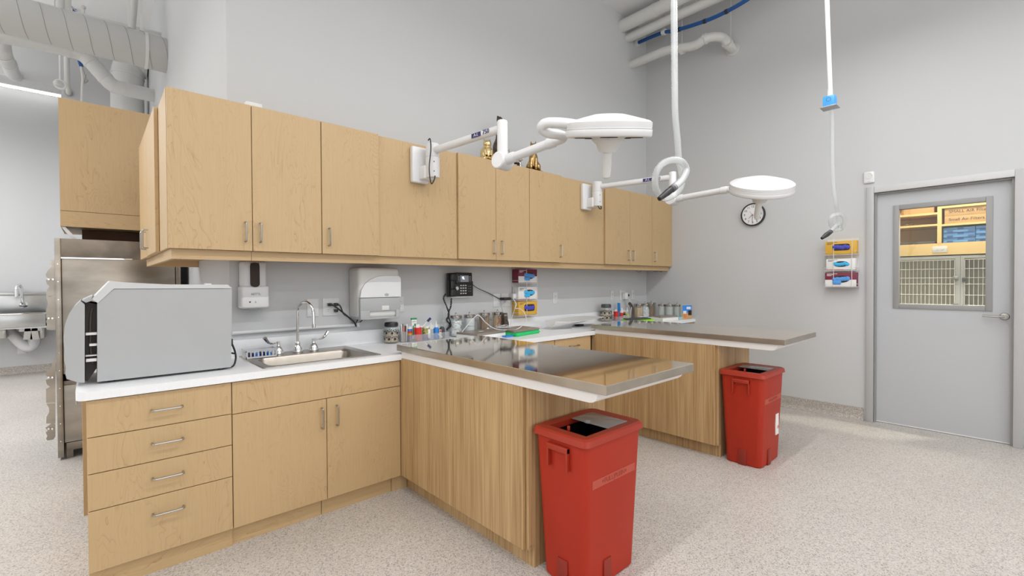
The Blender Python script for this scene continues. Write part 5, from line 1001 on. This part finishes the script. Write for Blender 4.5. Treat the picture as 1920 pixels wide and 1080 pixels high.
for px, py in ((1275, 54.5), (1322, 39), (1362, 17)):
    q = min(range(1, len(cp) - 1), key=lambda i: (Vector(((cp[i] - CAM).dot(RT) / (cp[i] - CAM).dot(FW) * FPX + 960 - px, 0, 0))).length); MB().lathe([(.026, -.014), (.026, .014)], cp[q], cp[q + 1] - cp[q - 1], 14).build('strap', 'black', t)
q = cp[7]; MB().lathe([(.032, -.025), (.034, .025)], q, cp[8] - cp[6], 16).build('hook_loop', 'offwhite', t); MB().cyl(q, (q.x, q.y, HC), .004, 6).build('hanger_rod', 'pipe', t)
MB().box(bl[0].x - .05, bl[0].x + .03, YW - .05, YW, bl[0].z - .04, bl[0].z + .05, .005).build('wall_sleeve', 'pipe', t)

# ================================================================ LEFT ROOM OVERHEAD
ztop = at(250, 60, 'Y', 6.5).z; zbot = at(181, 94, 'Y', 6.45).z
dr_ = (4.13 - 3.80) / 2 + .02; dz_ = 3.98
t = thing('spiral_duct', 'large round grey duct crossing the side room under the ceiling', 'duct', (-2, 6.55, dz_))
MB().cyl((-5, 6.55, dz_), (XR - .001, 6.55, dz_), dr_, 32).build('duct_tube', 'duct', t)
x = -1.0
while x < .62:
    MB().tube([Vector((x + .10 * (k / 16), 6.55 + math.cos(PI / 2 + PI * k / 16) * (dr_ + .001), dz_ + math.sin(PI / 2 + PI * k / 16) * (dr_ + .001))) for k in range(17)], .0022, 5).build('spiral_seam', 'seam', t); x += .16
for xx in (.47,): MB().lathe([(dr_ + .006, 0), (dr_ + .006, .03)], (xx, 6.55, dz_), (1, 0, 0), 32).build('hanger_strap', 'pipe', t)
for xx in (.43, .33): MB().box(xx, xx + .028, 6.50, 6.515, dz_ + dr_, HC + .28).build('strut', 'pipe', t)
S = [(-5, 7.7, at(0, 68, 'Y', 7.7).z)]
ys = 7.85; c_a = [at(0, 66, 'Y', ys), at(70, 80, 'Y', ys), at(130, 94, 'Y', ys), at(152, 101, 'Y', ys), at(170, 116, 'Y', ys), at(197, 146, 'Y', ys), at(213, 161, 'Y', ys), at(235, 167, 'Y', ys), at(289, 180, 'Y', 7.9)]
s0 = c_a[0] + (c_a[0] - c_a[1]) * 6
t = thing('round_duct', 'smaller pale duct that dips down behind the maple box', 'duct', s0); MB().tube([s0] + curve_pts(c_a, 5), .085, 20).build('duct_tube', 'ductlt', t, ang=50)
for i in (2, 3, 4, 5, 6, 7): d_ = (c_a[i + 1] - c_a[i - 1]); MB().lathe([(.089, -.012), (.089, .012)], c_a[i], d_, 22).build('joint_band', 'ductlt', t)
# large elbow
E = [at(300, 130, 'Y', 8.7), at(275, 124, 'Y', 8.7), at(252, 126, 'Y', 8.7), at(240, 140, 'Y', 8.7), at(237, 160, 'Y', 8.7), at(236, 220, 'Y', 8.7), at(236, 300, 'Y', 8.7)]
zE = E[1].z; E = [Vector((XR - .012, 8.7, zE)), Vector((.56, 8.7, zE)), Vector((.47, 8.7, zE - .06)), Vector((.43, 8.7, zE - .22)), Vector((.425, 8.7, zE - .5)), Vector((.425, 8.7, zE - 1.0)), Vector((.425, 8.7, zE - 1.6))]
t = thing('elbow_duct', 'wide elbow duct leaving the wall and turning down behind the maple box', 'duct', E[-1]); MB().tube(curve_pts(E, 5), .19, 26, radii=None).build('duct_tube', 'ductlt', t, ang=50)
for k in range(5):
    P_ = curve_pts(E, 5); i = 3 + k * 4; MB().lathe([(.196, -.008), (.196, .008)], P_[i], P_[i + 1] - P_[i - 1], 26).build('gore_seam', 'pipe', t)
# drops and pipes
t = thing('ceiling_pipe', 'pale jointed pipe at the far left edge under the small duct', 'pipe', at(5, 75, 'Y', 8)); q = [at(3, 70, 'Y', 8.2), at(8, 105, 'Y', 8.2), at(16, 118, 'Y', 8.6), at(24, 138, 'Y', 9.2), at(28, 143, 'Y', 9.49)]; MB().tube(curve_pts(q, 4), .075, 16).build('pipe', 'ductlt', t)
for i in (1, 2, 3): MB().lathe([(.082, -.01), (.082, .01)], q[i], q[i + 1] - q[i - 1], 18).build('joint_ring', 'pipe', t)
a, b = at(125, 100, 'Y', 9.3), at(126, 160, 'Y', 9.3); t = pipe('ceiling_pipe', 'short vertical pipe turning into the wall beside the hanging sprinkler', [a, b, b + Vector((.01, .08, -.03)), Vector((b.x + .01, 9.499, b.z - .05))], .032)
MB().lathe([(.045, 0), (.05, .01), (.03, .012)], Vector((b.x + .01, 9.499, b.z - .05)), (0, -1, 0), 16).build('collar', 'nickel', t)
t = thing('hanging_reel', 'small white ring fixture hanging on a rod above the maple box', 'ceiling fixture', at(113, 158, 'Y', 8.6)); a, b = at(113, 100, 'Y', 8.6), at(113, 150, 'Y', 8.6); MB().cyl((a.x, a.y, HC + .3), b, .012, 8).build('rod', 'enamel', t)
c_ = at(113, 158, 'Y', 8.6); MB().tube([c_ + Vector((math.cos(k * PI / 10) * .055, 0, math.sin(k * PI / 10) * .055)) for k in range(21)], .014, 8).build('ring', 'enamel', t); MB().ell(c_ + Vector((-.03, -.03, 0)), (.04, .05, .03)).build('knob', 'offwhite', t)
t = thing('cable_bundle', 'short blue cable bundle dropping to white wires behind the maple box', 'cables', at(150, 112, 'Y', 8.6)); 
for k in range(3): MB().tube([Vector((at(140, 60, 'Y', 8.6).x, 8.6, HC + .3)), at(146 + k * 3, 106, 'Y', 8.6), at(149 + k * 2, 116, 'Y', 8.6), at(152 + k * .5, 125, 'Y', 8.6)], .018, 8).build('cable', 'cable', t)
MB().tube(curve_pts([at(152, 125, 'Y', 8.6), at(155, 145, 'Y', 8.6), at(154, 165, 'Y', 8.6), at(153, 200, 'Y', 8.6)], 5), .014, 8).build('white_wire', 'offwhite', t); MB().tube(curve_pts([at(154, 127, 'Y', 8.6), at(160, 145, 'Y', 8.6), at(164, 151, 'Y', 8.6), at(157, 155, 'Y', 8.6), at(160, 140, 'Y', 8.6)], 5), .010, 8).build('grey_wire', 'nickel', t)
t = thing('unistrut_track', 'pair of thin conduits running above the large duct', 'conduit', (-1, 6.9, 4.5))
for (a, b) in (((30, 0), (310, 66)), ((45, 0), (305, 70))): p0, p1 = at(*a, 'Y', 7.0), at(*b, 'Y', 7.0); MB().cyl(p0 + (p0 - p1) * 2, p1, .022, 10).build('conduit', 'pipe', t)
t = thing('junction_box', 'white junction box on the side room ceiling conduits', 'junction box', at(120, 8, 'Y', 7.1)); q = at(120, 8, 'Y', 7.1); MB().box(q.x - .06, q.x + .06, 7.05, 7.13, q.z - .06, q.z + .06, .004).build('box', 'offwhite', t); MB().tube([q + Vector((.06, 0, 0)), q + Vector((.12, 0, -.06)), q + Vector((.05, 0, -.09))], .008, 8).build('wire', 'pipe', t)
for nm, (a, b, r, Y_, lb) in enumerate((((102, -60), (102, 20), .008, 6.6, 'thin hanger rod above the large duct'), ((109, -60), (112, 22), .045, 6.9, 'white vertical pipe above the large duct'), ((255, -40), (247, 55), .035, 6.6, 'left of two slanted white pipes above the large duct'))): pipe('ceiling_pipe', lb, [at(*a, 'Y', Y_), at(*b, 'Y', Y_)], r, n=12)
p = at(157, 14, 'Y', 7.0); o = MB().cyl(at(157, 14, 'Y', 7.0), at(157, 34, 'Y', 7.0), .010, 8).ell(p, .022).build('hanger_clip', 'pipe'); tag(o, 'small clip hanger on the conduits above the large duct', 'hanger')
# alcove light strip
A0, A1 = at(-120, 133, 'Y', 10.36), at(115, 180, 'Y', 10.36)
t = thing('linear_strip_light', 'glowing linear light strip under the bulkhead above the far sink', 'light', (-1.3, 10.36, 4.41)); MB().box(-3.6, -.315, 10.352, 10.449, 4.40, 4.47).build('housing', 'enamel', t); MB().box(-3.6, -.315, 10.345, 10.351, 4.395, 4.42).box(-3.6, -.315, 10.345, 10.37, 4.388, 4.3945).build('diffuser', 'glow', t)

# ================================================================ FAR SINK
t = thing('utility_sink', 'wall-hung stainless utility sink in the far alcove at the left edge', 'sink', (-.9, 10.2, .9))
ys0 = 9.95; sx0 = -1.6; sx1 = at(90, 600, 'Y', ys0).x; za = at(60, 552, 'Y', 10.42).z; zb_ = at(60, 588, 'Y', ys0).z; zc_ = at(60, 613, 'Y', ys0).z
MB().box(sx0, sx1, 10.405, 10.449, zb_ - .05, za, .006).build('splash_back', 'neutral', t); MB().box(sx0, sx1 + .0, 10.38, 10.449, za - .01, za + .03, .008).build('splash_rim', 'neutral', t)
b = MB(); b.box(sx0, sx1 - .005, ys0, ys0 + .02, zc_, zb_, .008); b.box(sx0, sx0 + .02, ys0, 10.41, zc_, zb_); b.box(sx1 - .025, sx1 - .005, ys0, 10.41, zc_, zb_); b.box(sx0, sx1 - .005, ys0, 10.41, zc_ - .02, zc_); b.build('basin', 'neutral', t); MB().box(sx0, sx1, ys0 - .015, ys0 + .03, zb_ - .012, zb_ + .014, .006).build('front_rim', 'chrome', t)
for px in (8, 79): q = at(px, 622, 'Y', 10.2); MB().box(q.x - .03, q.x + .03, 10.05, 10.44, q.z - .09, zc_ - .021, .004).build('bracket', 'nickel', t)
q = at(26, 622, 'Y', 10.3); P_ = [Vector((q.x - .06, 10.3, zc_ - .03)), Vector((q.x - .02, 10.3, q.z - .03)), Vector((q.x + .12, 10.28, q.z - .24)), Vector((q.x + .2, 10.3, q.z - .20)), Vector((q.x + .22, 10.3, zc_ - .03))]; MB().tube(curve_pts(P_, 6), .07, 14, ).build('insulated_trap', 'white', t)
for k in range(2): q2 = at(52 + k * 13, 628, 'Y', 10.0); MB().prism([(q2.x - .03, q2.z + .10), (q2.x + .03, q2.z + .10), (q2.x + .05, q2.z - .07), (q2.x - .05, q2.z - .07)], 'Y', 10.0, 10.02).build('foot_pedal', 'nickel', t)
q2 = at(58, 618, 'Y', 10.05); MB().box(q2.x - .12, q2.x + .12, 10.0, 10.2, q2.z - .02, q2.z + .03).build('pedal_mount', 'nickel', t)
t = thing('wall_faucet', 'chrome gooseneck faucet on the far utility sink', 'faucet', at(43, 571, 'Y', 10.4)); q = at(44, 571, 'Y', 10.38); MB().lathe([(.05, 0), (.05, .02), (.03, .03)], (q.x, 10.404, q.z), (0, -1, 0), 18).build('wall_flange', 'chrome', t)
tz = at(42, 534, 'Y', 10.3).z; MB().tube(curve_pts([(q.x, 10.39, q.z), (q.x, 10.33, q.z), (q.x - .01, 10.31, q.z + .1), (q.x - .01, 10.31, tz - .06), (q.x - .03, 10.27, tz), (q.x - .06, 10.22, tz - .04), (q.x - .06, 10.21, tz - .17)], 5), .018, 10).build('spout', 'chrome', t); MB().cyl((q.x - .06, 10.21, tz - .06), (q.x - .06, 10.21, tz - .18), .026, 12).build('aerator', 'chrome', t)
q = at(41, 655, 'Y', 10.449); t = thing('outlet', 'white outlet on the far wall under the utility sink', 'wall plate', q); MB().box(q.x - .05, q.x + .05, 10.442, 10.449, q.z - .07, q.z + .07, .002).build('plate', 'white', t); MB().box(q.x - .02, q.x + .02, 10.438, 10.442, q.z - .04, q.z + .04, .003).build('socket', 'enamel', t); MB().lathe([(.005, 0), (.005, .002)], (q.x + .012, 10.438, q.z - .01), (0, -1, 0), 8).build('indicator', 'greenc', t)

# ================================================================ ROOM BEHIND THE DOOR WINDOW
struct('wall_kennel_room', MB().box(7.9, 8.0, -1.5, 2.5, 0, 3).box(XD + .14, 8, 2.4, 2.5, 0, 3).box(XD + .14, 8, -1.5, -1.4, 0, 3), 'wall'); struct('ceiling_kennel_room', MB().box(XD + .141, 8, -1.5, 2.5, 3.0, 3.1), 'ceil')
FX = 7.1
def zf(py, x=FX): return at(1762, py, 'X', x).z
def yf(px, x=FX): return at(px, 480, 'X', x).y
t = thing('open_shelving', 'open maple shelving seen through the door window', 'shelving', (FX, .6, 1.6))
yL, yM, yR = 1.6, yf(1761), -.5; zb0, zb1 = zf(478), zf(458)
MB().box(FX, 7.55, yR, yL, zb0, zb1).build('bottom_rail', 'shelf', t)
MB().box(FX + .005, 7.55, yR, yL, zb1, zb1 + .012).build('bottom_shelf', 'shelf', t); MB().box(FX, 7.5, yM - .018, yM + .018, zb1 + .012, 2.75).build('divider', 'shelf', t)
MB().box(7.55, 7.57, yR, yL, zb0, 2.75).build('back_panel', 'shelf', t); MB().box(FX, 7.57, yR, yL, 2.73, 2.75).build('top_panel', 'shelf', t); MB().box(FX, 7.57, yL, yL + .02, zb0, 2.75).box(FX, 7.57, yR - .02, yR, zb0, 2.75).build('side_panel', 'shelf', t)
for py in (403, 424): z = at(1720, py, 'X', FX).z; MB().box(FX, 7.55, yM + .018, yL, z - .011, z + .011).build('shelf_board', 'shelf', t)
for py in (386, 420): z = at(1800, py - 0, 'X', FX).z; MB().box(FX, 7.55, yR, yM - .018, z - .011, z + .011).build('shelf_board', 'shelf', t)
zs = at(1800, 420, 'X', FX).z + .012; 
for k in range(2):
    z = zs + k * .088; t = thing('cardboard_box', ('lower', 'upper')[k] + ' kraft box marked small air filters, behind the door window', 'box', (7.3, .35, z), 'air filter boxes'); MB().box(FX + .02, 7.5, -.2, yM - .04, z, z + .086, .001).build('carton', 'kraft', t)
    c_ = at(1800, 404, 'X', FX + .02); text(('Small Air Filters', 'SMALL AIR Filters')[k], .044, 'black', t, (FX + .019, yM - .075, z + .044), (0, -1, 0), (0, 0, 1), align='LEFT')
zs = zb1 + .0125; k_ = 0
for r_ in range(6):
    for c_ in range(3):
        y1 = yM - .03 - c_ * .26 - (.0); z = zs + r_ * .0285
        t = MB().box(FX + .03 + .01 * ((r_ + c_) % 2), 7.45, y1 - .255, y1, z, z + .027, .001).build('blue_carton', 'bluebox'); tag(t, 'flat blue carton behind the door window, ' + ('bottom', 'second', 'third', 'fourth', 'fifth', 'top')[r_] + ' layer, ' + ('left', 'middle', 'right')[c_] + ' column', 'carton', 'flat blue cartons stacked behind the door window')
        for q_ in range(3):
            if (q_ + r_) % 2 == 0: MB().box(FX + .0285 + .01 * ((r_ + c_) % 2), FX + .0305 + .01 * ((r_ + c_) % 2), y1 - .08 - q_ * .085, y1 - .03 - q_ * .085, z + .003, z + .024).build('dark_end', 'bluedk', None).parent = t
z = at(1720, 403, 'X', FX).z + .0115; t = thing('cardboard_box', 'open brown box on the upper left shelf behind the door window', 'box', (7.3, 1.1, z)); MB().box(FX + .05, 7.5, yM + .05, yM + .32, z, z + .2, .001).build('carton', 'kraft', t)
o = MB().ell((7.25, 1.06, z + .075), (.09, .10, .072)).build('paper_bag', 'kraft'); tag(o, 'crumpled brown bag on the upper left shelf behind the door window', 'bag')
z = at(1720, 424, 'X', FX).z + .0115; o = MB().tube(curve_pts([(7.2, .95, z + .008), (7.22, .90, z + .03), (7.2, .84, z + .03), (7.22, .88, z + .008), (7.2, .93, z + .02)], 5), .007, 6).build('coiled_wire', 'nickel'); tag(o, 'small coil of wire on the middle left shelf behind the door window', 'wire')
z = zb1 + .0125; o = MB().box(7.16, 7.5, yM + .04, 1.05, z, z + .03, .006).build('black_tray', 'charcoal'); tag(o, 'flat black tray on the lower left shelf behind the door window', 'tray')
p = at(1762, 467.5, 'X', FX); t = thing('outlet', 'horizontal white outlet on the shelving rail behind the door window', 'wall plate', p); MB().box(FX - .006, FX - .0005, p.y - .062, p.y + .062, p.z - .036, p.z + .036, .001).build('plate', 'enamel', t)
for s_ in (-1, 1): MB().box(FX - .009, FX - .006, p.y + s_ * .02 - .014, p.y + s_ * .02 + .014, p.z - .014, p.z + .014, .003).build('socket', 'white', t)
# kennels
zk = zf(480.5); yk0 = yf(1800.5)
def kennel(label, y0, y1):
    t = thing('animal_cage', label, 'cage', (7.3, (y0 + y1) / 2, .6), 'cages behind the door window'); zb = .60
    MB().box(FX + .02, 7.7, y0, y1, zk - .03, zk - .012).box(FX + .02, 7.7, y0, y1, zb, zb + .02).box(FX + .02, 7.7, y0, y0 + .015, zb, zk - .03).box(FX + .02, 7.7, y1 - .015, y1, zb, zk - .03).box(7.68, 7.7, y0, y1, zb, zk - .03).build('cage_shell', 'sage', t)
    MB().box(FX + .0, FX + .02, y0, y0 + .04, zb, zk).box(FX, FX + .02, y1 - .03, y1, zb, zk).box(FX, FX + .02, y0 + .04, y1 - .03, zk - .03, zk).build('face_frame', 'lightgrey', t)
    d_ = MB(); gy0, gy1, gz1 = y0 + .045, y1 - .035, zk - .045; nb = max(6, int((gy1 - gy0) / .034))
    for k in range(nb + 1): y = gy0 + (gy1 - gy0) * k / nb; d_.cyl((FX - .012, y, zb), (FX - .012, y, gz1), .0024, 6)
    for z in (gz1, gz1 - .10, gz1 - .20, gz1 - .27, gz1 - .39, gz1 - .50, gz1 - .58): d_.cyl((FX - .016, gy0, z), (FX - .016, gy1, z), .0032, 6)
    d_.build('wire_door', 'enamel', t)
    for z in (gz1 - .20, gz1 - .5): MB().box(FX - .022, FX - .001, gy0 - .03, gy0 + .012, z - .02, z + .02, .002).build('latch', 'nickel', t)
    for z in (gz1 - .22, gz1 - .52): MB().box(FX - .020, FX - .001, gy1 - .02, gy1 + .02, z - .022, z + .022, .002).build('hinge', 'charcoal', t)
    return t
kennel('left wire-door cage behind the door window', yk0 + .0, yk0 + .74); kennel('right wire-door cage holding a white blanket behind the door window', yk0 - .75, yk0 - .002)
o = MB().ell((7.35, yk0 - .33, .99), (.16, .20, .07)).ell((7.34, yk0 - .38, 1.09), (.14, .17, .05)).build('folded_blanket', 'fleece'); tag(o, 'folded white blanket inside the right cage behind the door window', 'blanket')
o = MB().box(7.15, 7.6, yk0 - .62, yk0 - .1, .621, .915, .02).build('bedding', 'fleece'); tag(o, 'pile of bedding below the folded blanket in the right cage', 'bedding')
